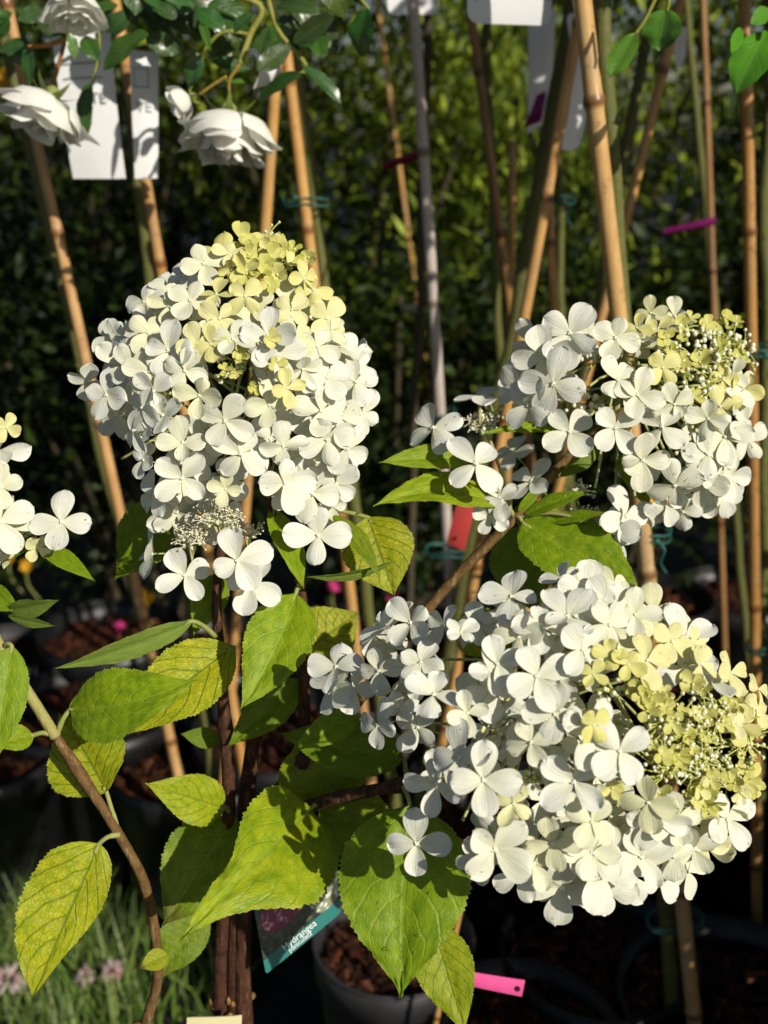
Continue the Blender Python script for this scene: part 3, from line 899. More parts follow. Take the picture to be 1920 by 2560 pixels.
# head 1: tall cone on the left
P1 = Panicle(555, 965, 372, 385, .605, 290, taper=.32, shear=.14)
H1 = head_empty(555, 1200, .605); H1['label'] = 'tall cone shaped flower head with yellow florets at its top'
core(H1, P1, D(590, 1110, .605))
av1 = [(620, 925, 75, 65), (670, 690, 90, 80), (215, 1260, 165, 190)]
fill(H1, P1, 42, 50, 64, lambda x, y: max(0, min(.7, (850 - y) / 330)) if x > 480 else .05, k=.55, avoid=av1)
L0 = dict(face=(-.75, .1, .75))
put(H1, P1, CA, [(1190, 335, 190, 110, .25), (1395, 250, 125, 80, .5), (1300, 590, 145, 150, .6), (1535, 600, 165, 135, .55), (1320, 785, 170, 140, .55),
    (1080, 640, 200, 70, .15), (905, 680, 165, 75, .3), (700, 650, 160, 100, .0), (730, 905, 190, 55, .25), (905, 1050, 225, 80, .0), (1140, 990, 165, 110, .45),
    (1255, 1000, 140, 100, .62), (585, 1195, 180, 125, .08), (745, 1220, 200, 70, .18), (1035, 1215, 185, 155, .08), (390, 1420, 215, 165, .0, dict(face=(-.45, .1, .9))), (1160, 1425, 190, 82, .35),
    (780, 1385, 175, 40, .0), (1365, 1630, 215, 68, .12), (690, 1530, 190, 35, .0, L0), (860, 1590, 190, 10, .0, dict(face=(-.6, .2, .8))), (1430, 960, 170, 70, .1), (520, 930, 130, 200, .0, L0)])
put(H1, P1, CB, [(370, 180, 95, 90, .85), (640, 210, 105, 60, .85), (655, 120, 60, 120, .95), (390, 385, 135, 120, .7), (860, 455, 135, 100, .65), (940, 555, 150, 5, .6),
    (760, 715, 155, 130, .5), (1045, 780, 175, 50, .5), (790, 940, 165, 40, .4), (565, 930, 220, 88, .0), (570, 955, 85, 90, .75, dict(dz=.006)), (640, 1080, 205, 20, .04),
    (970, 1020, 170, 60, .15), (1050, 1280, 210, 112, .03), (720, 1365, 150, 100, .55, dict(dz=.004)), (565, 1495, 190, 98, .25), (1160, 1610, 215, 100, .08),
    (1000, 1550, 210, 170, .12), (625, 1180, 90, 110, .75), (1290, 1310, 185, 20, .04), (1310, 1180, 145, 45, .0), (1350, 1570, 180, -20, .03), (1180, 1020, 150, 30, .25, dict(face=(.6, .75, .35))),
    (850, 1200, 160, 10, .1), (900, 280, 80, 60, .8), (760, 300, 80, 20, .9), (1090, 880, 140, -40, .3)])
put(H1, P1, CC, [(1020, 190, 190, 182, .15), (1015, 480, 225, 45, .04), (790, 620, 200, 200, .0, dict(face=(-.7, -.1, .7))), (1370, 570, 130, -100, .35), (620, 90, 180, 200, .0, L0), (680, 150, 160, -70, .0, L0), (700, 330, 150, 230, .0, L0),
    (950, 780, 210, -60, .0, dict(dz=-.02)), (1035, 1290, 215, 30, .0, dict(dz=.022, face=(.1, .2, 1))), (775, 1110, 215, 95, .0, dict(dz=.012, face=(-.9, .1, .42)))])
put(H1, P1, CD, [(335, 280, 235, 58, .04), (700, 520, 240, 5, .0, dict(dz=.01)), (685, 215, 190, 95, .12), (1050, 160, 210, 22, .08), (1220, 240, 215, -30, .04), (930, 610, 230, -95, .08),
    (1130, 530, 200, -40, .0), (980, 960, 240, 4, .0, dict(dz=.02, face=(.05, .25, 1))), (310, 1170, 255, 25, .0, dict(dz=.036, face=(.1, .25, 1))), (410, 1370, 235, -20, .0, dict(dz=.022, face=(.1, .2, 1))), (1080, 700, 165, -80, .12)])
buds(H1, P1, [(620, 925, 55, 45, 30, 4.2, 5.6, .75), (670, 680, 60, 60, 40, 4, 5.5, .85), (700, 610, 45, 30, 12, 3.5, 5, .8)])
stamens(H1, P1, [(480, 1330, 40, 45, 26), (550, 1300, 45, 30, 24), (620, 1335, 22, 22, 8)], dz=.012)

# head 2: upper right, open on one side
P2 = Panicle(1590, 1020, 315, 275, .640, 210, taper=.05, shear=-.10)
H2 = head_empty(1500, 1100, .64); H2['label'] = 'loose flower head with small white buds showing at one side'
core(H2, P2, D(1330, 905, .637))
av2 = [(1770, 900, 130, 110), (1460, 905, 45, 50), (1470, 1010, 50, 35)]
fill(H2, P2, 15, 44, 54, lambda x, y: .1 if y > 950 else .2, k=.35, avoid=av2 + [(1400, 1170, 190, 140)])
put(H2, P2, CE, [(535, 320, 175, 62, .03), (380, 445, 185, 95, .0), (435, 615, 185, 75, .0), (800, 345, 140, 70, .12), (810, 595, 142, 45, .12), (930, 680, 145, 72, .16), (1080, 520, 108, 42, .62),
    (530, 905, 160, 40, .08), (800, 875, 150, 42, .08), (1080, 875, 155, 52, .08), (1150, 735, 118, 120, .16), (960, 1065, 160, 178, .12), (1155, 1215, 150, 110, .08), (1345, 1030, 145, 5, .08),
    (1420, 750, 115, 100, .62), (1300, 490, 66, 60, .85), (1440, 590, 90, 80, .7), (1500, 560, 90, 60, .2), (1565, 655, 100, 72, .62), (1055, 290, 85, 120, .65), (930, 285, 85, 80, .6), (1010, 195, 85, 100, .45), (1085, 345, 65, 30, .9),
    (1450, 930, 145, 10, .08), (1440, 1100, 130, 0, .08), (1330, 1200, 150, -100, .12), (1480, 1170, 135, 0, .06), (1440, 1270, 130, -60, .06), (1550, 860, 140, -40, .06, dict(face=(.7, .3, .5))), (1500, 700, 115, 60, .12), (1350, 820, 125, 80, .16),
    (1200, 1370, 120, -80, .06), (1100, 1340, 120, 200, .06), (1300, 1130, 120, 40, .1), (290, 740, 150, 225, .0, L0), (240, 640, 135, 200, .0, L0), (240, 550, 130, 150, .0, L0), (310, 370, 130, 120, .0), (640, 330, 140, 20, .0, dict(dz=-.015)),
    (1390, 300, 55, 80, .9), (1350, 275, 50, 100, .8), (1190, 250, 50, 90, .9), (1530, 470, 55, 30, .9), (1260, 690, 60, 40, .85), (1540, 600, 80, 20, .3)])
buds(H2, P2, [(1770, 890, 95, 75, 160, 4.6, 7.2, .92), (1690, 860, 50, 50, 45, 5, 7, .85), (1830, 890, 30, 30, 24, 3, 4.2, .9), (1465, 905, 42, 36, 20, 5, 7, .78), (1470, 1010, 45, 24, 16, 5, 7, .78), (1720, 1090, 30, 30, 9, 4, 6, .8)])

# head 3: big, leaning out at lower right
P3 = Panicle(1420, 1850, 480, 440, .545, 330, taper=.02, shear=.0)
H3 = head_empty(1350, 1850, .545); H3['label'] = 'broad drooping flower head with a yellow green budding end'
core(H3, P3, D(1100, 1640, .56), 50)
av3 = [(1755, 1840, 165, 150), (1545, 1720, 75, 55), (1345, 1945, 45, 40), (1000, 2150, 170, 130), (1000, 1500, 120, 60), (1120, 1700, 30, 30), (1120, 2230, 160, 80)]
fill(H3, P3, 44, 54, 68, lambda x, y: max(0, min(.4, (x - 1350) / 700)), k=.50, avoid=av3)
put(H3, P3, CG, [(955, 525, 225, 45, .0, dict(dz=.012)), (780, 560, 240, 182, .0), (340, 890, 220, 98, .0), (325, 1050, 250, 237, .0, dict(dz=-.006)), (690, 915, 180, 93, .05, dict(dz=.014)), (1035, 855, 200, 150, .05), (685, 1370, 205, 72, .0, dict(dz=.016)),
    (1140, 1120, 235, 72, .0, dict(dz=.004)), (1420, 1270, 170, 100, .15), (1360, 1635, 260, 100, .0, dict(dz=.006)), (1365, 600, 150, -60, .0), (1610, 930, 200, 185, .0), (480, 1060, 200, -20, .0), (760, 700, 190, 100, .0, dict(dz=-.015)), (1240, 560, 190, -30, .0, dict(dz=-.012)), (870, 1230, 150, 200, .0, dict(dz=-.01))])
put(H3, P3, CH, [(180, 215, 165, 85, .0, dict(face=(-.2, .7, .7))), (225, 445, 135, 178, .2), (500, 330, 180, 122, .03), (345, 380, 155, -95, .03), (740, 375, 165, 127, .06), (890, 315, 130, 95, .16), (1180, 450, 175, 120, .0, dict(dz=-.012)), (585, 515, 165, 50, .06),
    (325, 670, 185, 28, .03), (430, 890, 165, 80, .03), (1270, 600, 130, 50, .5), (960, 580, 150, 100, .52), (1100, 470, 130, 60, .55), (750, 545, 100, 90, .7), (850, 600, 100, 60, .72), (650, 660, 80, 60, .75), (1225, 480, 85, 80, .55),
    (635, 1000, 200, 150, .06), (650, 950, 105, 40, .72, dict(dz=.006)), (800, 1100, 170, 35, .03, dict(dz=.006)), (540, 1275, 195, 45, .03), (295, 1050, 140, 200, .16), (970, 1395, 145, 93, .3, dict(dz=.004)), (640, 1510, 135, 55, .22, dict(dz=.004)),
    (1420, 1490, 160, 30, .0), (1440, 650, 130, 100, .5), (1600, 745, 100, 60, .5), (1590, 870, 105, 20, .55), (1500, 955, 110, 80, .65), (1450, 935, 80, 20, .5), (930, 775, 60, 20, .85), (960, 870, 75, 60, .88), (1050, 1130, 66, 20, .92), (1140, 1130, 60, 70, .92),
    (1550, 1260, 95, 30, .75), (190, 1410, 135, 70, .35), (1010, 1480, 195, -100, .06), (1120, 1500, 155, -70, .22), (1180, 640, 150, 200, .0, dict(dz=-.014)), (1330, 700, 140, 30, .0, dict(dz=-.012)), (60, 760, 150, 100, .0, dict(dz=-.01)), (100, 600, 150, 20, .0), (600, 180, 160, 80, .03), (720, 230, 140, 40, .0), (480, 120, 120, 100, .0, dict(face=(-.5, .7, .4))),
    (1320, 1250, 60, 30, .85), (1430, 1220, 60, 60, .9), (1320, 1340, 55, 30, .9), (1240, 1380, 60, 80, .75), (1250, 1300, 70, 20, .6), (1030, 1340, 70, 40, .75), (760, 1310, 70, 20, .7), (1500, 1340, 70, 100, .5), (1560, 1130, 45, 60, .85)])
put(H3, P3, CI, [(850, 275, 225, 92, .08, dict(dz=.012)), (930, 750, 245, 58, .08, dict(dz=.014)), (520, 300, 190, 170, .0), (1060, 440, 145, 150, .42, dict(dz=.01)), (1330, 710, 185, -88, .25), (1400, 1015, 240, -92, .1), (1600, 780, 185, 182, .2), (1650, 900, 250, -95, .06), (1200, 850, 170, -70, .25), (1100, 930, 160, -60, .03)])
put(H3, P3, CJ, [(905, 540, 140, -120, .16), (1110, 555, 130, 20, .06), (1250, 550, 125, -8, .14), (1335, 520, 120, 25, .12), (960, 680, 140, -92, .04), (1060, 640, 125, -60, .0), (1190, 640, 110, -50, .03), (1310, 620, 105, -60, .03)])
put(H3, P3, CI, [(390, 712, 205, 95, .0, dict(dz=.020, face=(-.15, .1, 1)))])
buds(H3, P3, [(1740, 1850, 130, 110, 270, 4.2, 6.6, .94), (1700, 1790, 80, 60, 80, 5, 7.2, .92), (1800, 1790, 70, 60, 70, 4.4, 6.6, .9), (1790, 1930, 80, 60, 90, 2.6, 4, .92), (1545, 1720, 50, 40, 18, 5, 7, .8), (1350, 1945, 30, 30, 9, 5.5, 7, .82), (1240, 1810, 40, 24, 9, 5, 6.5, .75), (1730, 2020, 80, 30, 27, 4, 6, .85)], green=.75)

def lime(head, pn, x, y, rx, ry, n, rlo=18, rhi=30, lo=.72, hi=1.0, k=.96):
    for _ in range(n):
        a = rng.uniform(0, 6.283); q = math.sqrt(rng.random())
        add_floret(head, pn, x + rx * q * math.cos(a), y + ry * q * math.sin(a), rng.uniform(rlo, rhi), rng.uniform(0, 90), rng.uniform(lo, hi), small=True, k=k, jit=.4)
lime(H3, P3, 1760, 1850, 150, 130, 26, 14, 26)
lime(H3, P3, 1700, 1760, 150, 60, 12, 22, 34, .6, .85)
lime(H3, P3, 1800, 1980, 90, 50, 12, 16, 28, .8, 1.0)
lime(H2, P2, 1770, 860, 120, 80, 16, 14, 26)
lime(H1, P1, 660, 660, 90, 60, 16, 18, 34, .55, .95)
lime(H1, P1, 620, 920, 60, 50, 6, 16, 24)
# side spray of head 2's branch and the clipped heads at the left edge
P4 = Panicle(1235, 1210, 260, 150, .640, 40)
H4 = head_empty(1240, 1290, .642); H4['label'] = 'sparse side spray of a few white florets'
put(H4, P4, CF, [(395, 900, 135, 45, .0, dict(dz=.03, face=(.05, .3, 1))), (215, 745, 120, 28, .0, dict(dz=.02, face=(-.4, .3, .8))), (445, 610, 115, 20, .0, dict(dz=.0, face=(-.3, .85, .4))), (640, 975, 100, 60, .0, dict(face=(-.5, .4, .5))), (500, 1050, 95, 200, .0, dict(face=(-.4, .2, .8))), (560, 850, 90, 160, .0, dict(dz=-.02, face=(-.6, .5, .5)))])
put(H4, P4, CE, [(858, 1400, 160, 100, .0, dict(dz=.02, face=(.5, .15, .85))), (800, 1500, 165, -88, .0, dict(dz=.02, face=(-.55, .1, .75))), (60, 1400, 110, 150, .0)])
buds(H4, P4, [(1203, 1050, 34, 22, 36, 4.5, 6, 1.0), (1465, 1300, 30, 26, 18, 3.5, 5, 1.0)], green=.2)
stamens(H4, P4, [(1205, 1060, 36, 18, 14), (1465, 1310, 30, 40, 16), (1440, 1230, 22, 20, 8)])
sk = MB()
for a, b in (((1108, 1120, .645), (1030, 1010, .615)), ((1108, 1120, .645), (1050, 930, .635)), ((1050, 1040, .62), (940, 925, .625)), ((1108, 1120, .645), (1270, 1125, .625)), ((1250, 1128, .627), (1345, 1122, .625)), ((1036, 915, .636), (1035, 870, .637))):
    p, q = D(*a), D(*b)
    sk.tube(smooth_path([p, (p + q) / 2 + Vector((0, 0, .004)), q], 4), .0011, 5, c=(.36, .33, .14))
o = obj('flower_stalks', sk.mesh('flower_stalks', M['bead']), None, kind='stuff'); o.parent = H4; o.matrix_parent_inverse = head_inv(H4)
P0 = Panicle(-120, 1270, 170, 190, .575, 150)
H0 = head_empty(-70, 1330, .575); H0['label'] = 'flower head of few white florets on the tan leaning stem'
fill(H0, P0, 22, 52, 66, lambda x, y: .15, k=.8)
put(H0, P0, CK, [(265, 215, 120, 88, .0, dict(dz=.01, face=(.15, .2, 1))), (160, 325, 70, 60, .45), (0, 215, 125, 30, .08), (5, 380, 60, 40, .4)])
add_floret(H0, P0, 15, 1068, 36, 60, .6); add_floret(H0, P0, -5, 1130, 80, 10, .02, face=(0, .8, .4))
buds(H0, P0, [(70, 1310, 20, 30, 9, 5, 7, .9)])
core(H0, P0, D(-60, 1240, .575), 14)

# ------------------------------------------------------------------ pots
SOIL = 0.25
POTS = []
def make_pot(x, y, r, label, h=.27, grey=False, group='black plastic pots on the weed mat', chips=420, seed=0, pale=0):
    r_ = random.Random(500 + seed)
    t = thing('plant_pot', label, 'pot', (x, y, 0), group)
    L = Matrix.Translation(t.location).inverted()
    mb = MB()
    prof = [(r * .74, .002), (r * .76, .02), (r * .95, h - .035), (r * 1.0, h - .034), (r * 1.01, h), (r * .965, h + .001), (r * .95, h - .03), (r * .9, h - .05)]
    n = 36
    mb.grid([[Vector((q * math.cos(6.2832 * j / n), q * math.sin(6.2832 * j / n), z)) for j in range(n)] for q, z in prof], closed=True)
    obj('body', mb.mesh('body', M['greypot'] if grey else M['pot']), t)
    rm = MB()
    rm.tube([Vector((r * 1.005 * math.cos(6.2832 * j / n), r * 1.005 * math.sin(6.2832 * j / n), h + .001)) for j in range(n + 1)], .0022, 6, caps=False)
    obj('rim', rm.mesh('rim', M['greypot'] if grey else M['pot']), t)
    sm = MB()
    sm.grid([[Vector((q * r * math.cos(6.2832 * j / 24), q * r * math.sin(6.2832 * j / 24), h - .034 + .004 * r_.random())) for j in range(24)] for q in (.93, .6, .3, .02)], c=(.5, .45, .4), closed=True)
    for i in range(chips):
        a = r_.uniform(0, 6.283); q = math.sqrt(r_.random()) * r * .88
        c = Vector((q * math.cos(a), q * math.sin(a), h - .030 + r_.uniform(0, .010)))
        ax = Vector((r_.gauss(0, 1), r_.gauss(0, 1), r_.gauss(0, .35))).normalized()
        b = ax.cross(Vector((r_.gauss(0, .3), r_.gauss(0, .3), 1))).normalized(); d = ax.cross(b)
        l, w, hh = r_.uniform(.003, .013), r_.uniform(.0015, .0045), r_.uniform(.001, .003)
        k = r_.choice((.25, .4, .6, 1.0, 1.5)) * r_.uniform(.8, 1.2)
        cc = (k, k * r_.uniform(.8, 1.1), k * r_.uniform(.7, 1.2)) if r_.random() > .06 else (3.0, 3.4, 4.6)
        vs = [c + ax * l * sx_ + b * w * sy_ * (1 - .3 * r_.random()) + d * hh * sz_ for sx_ in (-1, 1) for sy_ in (-1, 1) for sz_ in (-1, 1)]
        sm.add(vs, [(0, 1, 3, 2), (4, 6, 7, 5), (0, 4, 5, 1), (2, 3, 7, 6), (0, 2, 6, 4), (1, 5, 7, 3)], c=cc)
    obj('bark_mulch', sm.mesh('bark_mulch', M['mulch'], False), t, kind='stuff')
    POTS.append((x, y, r))
    return t
make_pot(foot.x, foot.y, .115, 'black plastic pot holding the white hydrangea', h=.25, group=None, seed=99)

# ------------------------------------------------------------------ canes and rose stems
def line_on(top, bot, Y, z0, z1, Y2=None):
    a, b = DY(top[0], top[1], Y), DY(bot[0], bot[1], Y2 or Y)
    dr = (b - a)
    f = lambda z: a + dr * ((z - a.z) / dr.z)
    return f(z1), f(z0)
def cane_mesh(top, foot_, r, seed, bow=0.004, nodes=.17):
    q = random.Random(seed)
    L = (top - foot_).length
    n = 60
    ns = []
    z = q.uniform(.03, .12)
    while z < L:
        ns.append(z); z += nodes * q.uniform(.75, 1.25)
    mb = MB(); pts = []; rad = []
    ph = q.uniform(0, 6.28)
    ss = sorted(set([L * i / n for i in range(n + 1)] + [s + o_ for s in ns for o_ in (-.006, -.002, 0, .002, .006) if 0 < s + o_ < L]))
    for s in ss:
        t = s / L
        p = foot_.lerp(top, t) + Vector((math.cos(ph), math.sin(ph) * .5, 0)) * bow * math.sin(3 * t + ph)
        rr = r * (1.06 - .12 * t)
        for k in ns:
            e = abs(s - k)
            if e < .0065: rr *= 1 + .22 * (1 - e / .0065)
        pts.append(p); rad.append(rr)
    mb.tube(pts, rad, 12)
    for i, s in enumerate(ss):                     # darker ring at each node
        for k in ns:
            if abs(s - k) < .0022:
                for j in range(12): mb.c[i * 12 + j] = (.38, .30, .25)
    return mb.mesh('culm', M['bamboo'])
CANES = []
def cane(top, bot, Y, w, label, colr=(1, 1, 1), seed=0, grey=False, zt=1.42, group=None, Y2=None, bow=.004, name='bamboo_cane', z0=None):
    a, b = line_on(top, bot, Y, SOIL - .03 if z0 is None else z0, zt, Y2)
    dm = DY((top[0] + bot[0]) / 2, (top[1] + bot[1]) / 2, Y)
    dep = (dm - CAM).dot(FWD)
    r = w * .86 * DS * px(dep) / 2
    me = cane_mesh(Vector(a), Vector(b), r, seed, bow)
    if grey:
        me.materials.clear(); me.materials.append(M['greycane'])
    o = obj(name, me, None, colr)
    tag(o, label, 'cane', group)
    CANES.append((Vector(a), Vector(b), r))
    return Vector(a), Vector(b), r
OR = (1.0, .92, .80); TAN_ = (1.05, 1.08, 1.15); BR = (.62, .56, .52)
cane_list = [
    ((80, 300), (322, 1400), 1.00, 27, 'pinkish grey cane leaning beside a mossy green rose stem', (1.0, .98, 1.12), 1, False),
    ((305, 380), (350, 640), 1.02, 28, 'orange bamboo cane rising to the paired white cards', OR, 2, False),
    ((577, 320), (486, 1600), 1.04, 27, 'orange cane under the largest white rose, tilted against its neighbours', OR, 3, False),
    ((622, 210), (795, 1660), 1.06, 28, 'orange bamboo cane tied to a green rose stem behind the tall cone flower head', OR, 4, False),
    ((815, 0), (882, 505), 1.95, 13, 'thin pale cane standing among the feathery shrubs at the back', OR, 5, False),
    ((890, 30), (968, 1300), 1.12, 28, 'smooth pale grey pole, dark in shade above and light below', (1, 1, 1), 6, True),
    ((1020, 60), (1096, 650), 1.20, 24, 'shaded cane with its lower end catching sun', BR, 7, False),  # tint darkened to stand for shade on an orange cane
    ((1226, 130), (1012, 1290), 1.02, 27, 'tan cane slanting across the others behind the sparse side spray', OR, 8, False),
    ((1186, 420), (1197, 670), 1.25, 21, 'upright orange cane with a teal tie beside a slim green stem', OR, 9, False),
    ((1255, 0), (1496, 2212), .85, 42, 'stout golden bamboo cane in full sun, running down behind the broad flower head', TAN_, 10, False),
    ((1432, 120), (1290, 690), 1.12, 25, 'knobbly orange cane slanting down towards the stout golden cane', OR, 11, False),
    ((1604, 150), (1636, 2110), 1.02, 28, 'brownish bamboo cane with wire ties beside the loose flower head', (.80, .70, .60), 12, False),
    ((1515, 60), (1562, 1250), 1.45, 16, 'slim greyish brown cane with a magenta tie', (.62, .55, .58), 13, False),
    ((1098, 600), (1092, 1000), 1.30, 20, 'short orange cane behind the dark slanting stems', OR, 14, False),
    ((1006, 1900), (984, 2012), .80, 13, 'thin orange stick beside the large glossy leaf', OR, 15, False),
]
for top, bot, Y, w, lab, cc, sd, gy in cane_list:
    cane(top, bot, Y, w, lab, cc, 40 + sd, gy, zt=(1.02 if sd == 14 else .62 if sd == 15 else 1.42), z0=(.14 if sd in (10, 12) else None))

# rose standards
def rose_leaf_mesh(base, tip, hw, n, seed, droop=.06, fold=.25):
    return leaf_mesh('leaf', base, tip, hw, n, droop, fold, wave=.10, mat=M['rose_leaf'], serr=.06, nl=22, nw=6, quilt=.02, seed=seed, veins=7, shape=.55, teeth=18, acum=(2.0, .9))
def rose_tree(key, top, bot, Y, w, label, crown=(0, 0, 0, .16, 130), seed=0, colr=(1, 1, 1), zt=1.28, mat='rose_stem', kn=1.0):
    q = random.Random(900 + seed)
    a, b = line_on(top, bot, Y, .14 if key == 'main' else SOIL - .03, zt)
    dep = (DY((top[0] + bot[0]) / 2, (top[1] + bot[1]) / 2, Y) - CAM).dot(FWD)
    r = w * DS * px(dep) / 2
    root = thing('rose_tree', label, 'rose tree', (b.x, b.y, 0), 'standard rose trees staked with canes')
    inv = Matrix.Translation(root.location).inverted()
    def part(name, me, c=None, kind=None):
        o = obj(name, me, root, c, None, kind); o.matrix_parent_inverse = inv; return o
    n = 26
    pts = [b.lerp(a, i / n) + Vector((mnoise.noise(Vector((i * .35, seed, 0))), mnoise.noise(Vector((i * .35, seed, 9))), 0)) * .006 for i in range(n + 1)]
    rad = [r * (1.05 - .15 * i / n) * (1 + .10 * mnoise.noise(Vector((i * .9, seed, 3)))) for i in range(n + 1)]
    mb = MB(); mb.tube(pts, rad, 10)
    for i in range(9):                      # old leaf scars and buds
        k = q.randint(2, n - 2); an = q.uniform(0, 6.28)
        mb.ball(pts[k] + Vector((math.cos(an), math.sin(an), 0)) * rad[k] * .9, r * .32, n=6, k=4)
    part('trunk', mb.mesh('trunk', M[mat]), colr)
    # crown: arching branches and leaflets, above the picture for most trees
    cx, cy, cz, cr, nl = crown
    C = a + Vector((cx, cy, cz))
    br = MB(); fol = MB()
    for i in range(7):
        e = C + Vector((q.gauss(0, 1), q.gauss(0, 1), q.gauss(.3, .6))).normalized() * cr * .9
        br.tube(smooth_path([a - Vector((0, 0, .02)), (a + e) / 2 + Vector((0, 0, .03)), e], 5), [.0035] * 5 + [.0028] * 5 + [.0015], 6)
    part('branch', br.mesh('branch', M['rose_stem']), (1, 1, 1), 'stuff')
    for i in range(nl):
        d = Vector((q.gauss(0, 1), q.gauss(0, 1), q.gauss(0, 1))).normalized() * cr * q.random() ** .45
        p = C + d
        ax = Vector((q.gauss(0, 1), q.gauss(0, 1), q.gauss(-.4, .7))).normalized()
        nrm = Vector((q.gauss(0, .6), q.gauss(0, .6), 1)); nrm = (nrm - ax * nrm.dot(ax)).normalized(); s = ax.cross(nrm)
        l = q.uniform(.025, .045); hw = l * .33
        g = q.uniform(.7, 1.4); c = (.030 * g, .070 * g, .016 * g)
        vs = [p, p + ax * l * .3 + s * hw * .85 + nrm * hw * .2, p + ax * l * .3 - nrm * .001, p + ax * l * .3 - s * hw * .85 + nrm * hw * .2,
              p + ax * l * .68 + s * hw * .75 + nrm * hw * .15, p + ax * l * .68 - nrm * .002, p + ax * l * .68 - s * hw * .75 + nrm * hw * .15, p + ax * l - nrm * .006]
        fol.add(vs, [(0, 2, 1), (0, 3, 2), (1, 2, 5, 4), (2, 3, 6, 5), (4, 5, 7), (5, 6, 7)], [(0, 0), (.3, .8), (.3, 0), (.3, -.8), (.68, .8), (.68, 0), (.68, -.8), (1, 0)], c)
    part('foliage', fol.mesh('foliage', M['foliage']), None, 'stuff')
    return root, part, a, b
RT = {}
rose_list = [
    ('west', (80, 380), (242, 1062), 1.05, 28, 'mossy green rose stem crossing behind the pinkish grey cane', (0, 0, .10, .17, 260)),
    ('card', (273, 200), (325, 620), 1.06, 24, 'white flowering rose tree whose mottled green stem passes between the white cards', (.0, .06, .08, .17, 360)),
    ('tied', (668, 370), (846, 1690), 1.08, 26, 'rose tree with smooth green stem tied in teal beside an orange cane', (.0, 0, .14, .18, 300)),
    ('shade', (925, 50), (908, 560), 1.22, 20, 'thin dark stem of a rose tree close behind the grey pole', (0, .1, .18, .18, 260)),
    ('mid', (1072, 590), (1078, 745), 1.28, 20, 'short visible green rose stem beside the shaded cane', (.1, 0, .2, .18, 260)),
    ('dark', (1165, 380), (1075, 850), 1.10, 30, 'dark green rose stem slanting together with the tan cane', (.18, -.05, .20, .22, 420)),
    ('slim', (1206, 430), (1216, 665), 1.27, 19, 'slim green rose stem wound with teal wire', (0, .05, .2, .16, 220)),
    ('main', (1318, 280), (1456, 2212), .885, 36, 'thick mossy rose stem standing close behind the stout golden cane', (.25, -.05, .02, .14, 700)),
    ('slant', (1352, 320), (1300, 600), 1.15, 26, 'olive rose stem half hidden behind the knobbly orange cane', (.1, 0, .2, .2, 320)),
    ('far', (1536, 580), (1602, 1260), 1.50, 18, 'slender green rose stem in the shaded pots behind the loose flower head', (0, 0, .2, .18, 220)),
    ('east', (1657, 430), (1650, 1000), 1.06, 26, 'green rose stem at the side of the brownish cane', (.05, 0, .12, .2, 320)),
]
for key, top, bot, Y, w, lab, cr in rose_list:
    RT[key] = rose_tree(key, top, bot, Y, w, lab, cr, seed=len(RT) + 1, mat='dark_stem' if key in ('shade',) else 'rose_stem', colr=(.75, .75, .75) if key == 'dark' else (1, 1, 1), zt=1.26)

# visible rose leaves
ROSEL = {
 'card': [((320, 72), (225, 152), 78), ((315, 80), (388, 112), 46), ((425, 20), (486, 68), 46), ((430, 25), (456, 112), 20), ((432, 115), (408, 184), 42), ((455, 132), (542, 150), 32), ((560, 218), (650, 162), 56),
          ((555, 152), (628, 98), 46), ((635, 92), (722, 32), 46), ((598, 15), (692, 30), 44), ((655, 142), (737, 224), 38), ((60, 92), (66, 184), 36), ((52, 95), (-2, 112), 36), ((150, 70), (162, 128), 26), ((196, 178), (188, 302), 42),
          ((180, 80), (212, 132), 40), ((500, 60), (520, 110), 34), ((545, 30), (505, 70), 34), ((380, 40), (330, 10), 40), ((470, 165), (530, 180), 28), ((580, 60), (560, 120), 34), ((90, 20), (40, 45), 36), ((265, 15), (300, 60), 38), ((20, 40), (-10, 80), 34)],
 'tied': [((795, 18), (785, 124), 64), ((720, 5), (770, 20), 40)],
 'slant': [((1440, 20), (1425, 110), 92), ((1372, 72), (1318, 168), 56)],
 'east': [((1662, 66), (1590, 202), 92), ((1662, 20), (1622, 52), 36), ((1600, 60), (1580, 115), 26)],
}
ROSEY = {'card': .86, 'tied': .90, 'slant': .80, 'east': .80}
k = 0
for key, ls in ROSEL.items():
    root, part, a, b = RT[key]
    Y0 = ROSEY[key]
    for bs, tp, w in ls:
        k += 1
        q = random.Random(k)
        Yb = Y0 + q.uniform(-.03, .04)
        p0 = DY(bs[0], bs[1], Yb); p1 = DY(tp[0], tp[1], Yb + q.uniform(-.025, .01))
        dep = (p0 - CAM).dot(FWD)
        nrm = BACK * 1.0 + UP * q.uniform(-.1, .8) + RIGHT * q.uniform(-.5, .5)
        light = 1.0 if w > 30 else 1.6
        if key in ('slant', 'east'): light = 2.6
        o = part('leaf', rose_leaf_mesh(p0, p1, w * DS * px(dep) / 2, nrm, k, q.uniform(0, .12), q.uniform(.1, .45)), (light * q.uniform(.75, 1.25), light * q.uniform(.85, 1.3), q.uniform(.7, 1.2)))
root, part, a, b = RT['card']
for i in range(46):
    q = random.Random(4000 + i)
    x, y = q.uniform(-20, 700), q.uniform(-90, 95)
    if 95 < x < 225 and y > -20: continue
    Yb = q.uniform(.87, .97); p0 = DY(x, y, Yb)
    dr = (RIGHT * q.gauss(0, 1) + UP * q.gauss(-.5, .7) + BACK * q.gauss(0, .4)).normalized()
    part('leaf', rose_leaf_mesh(p0, p0 + dr * q.uniform(.026, .042), q.uniform(.008, .013), BACK + UP * q.uniform(-.2, .9) + RIGHT * q.uniform(-.6, .6), 4100 + i, q.uniform(0, .12), q.uniform(.1, .5)), (q.uniform(.7, 1.5), q.uniform(.8, 1.5), q.uniform(.6, 1.2)))
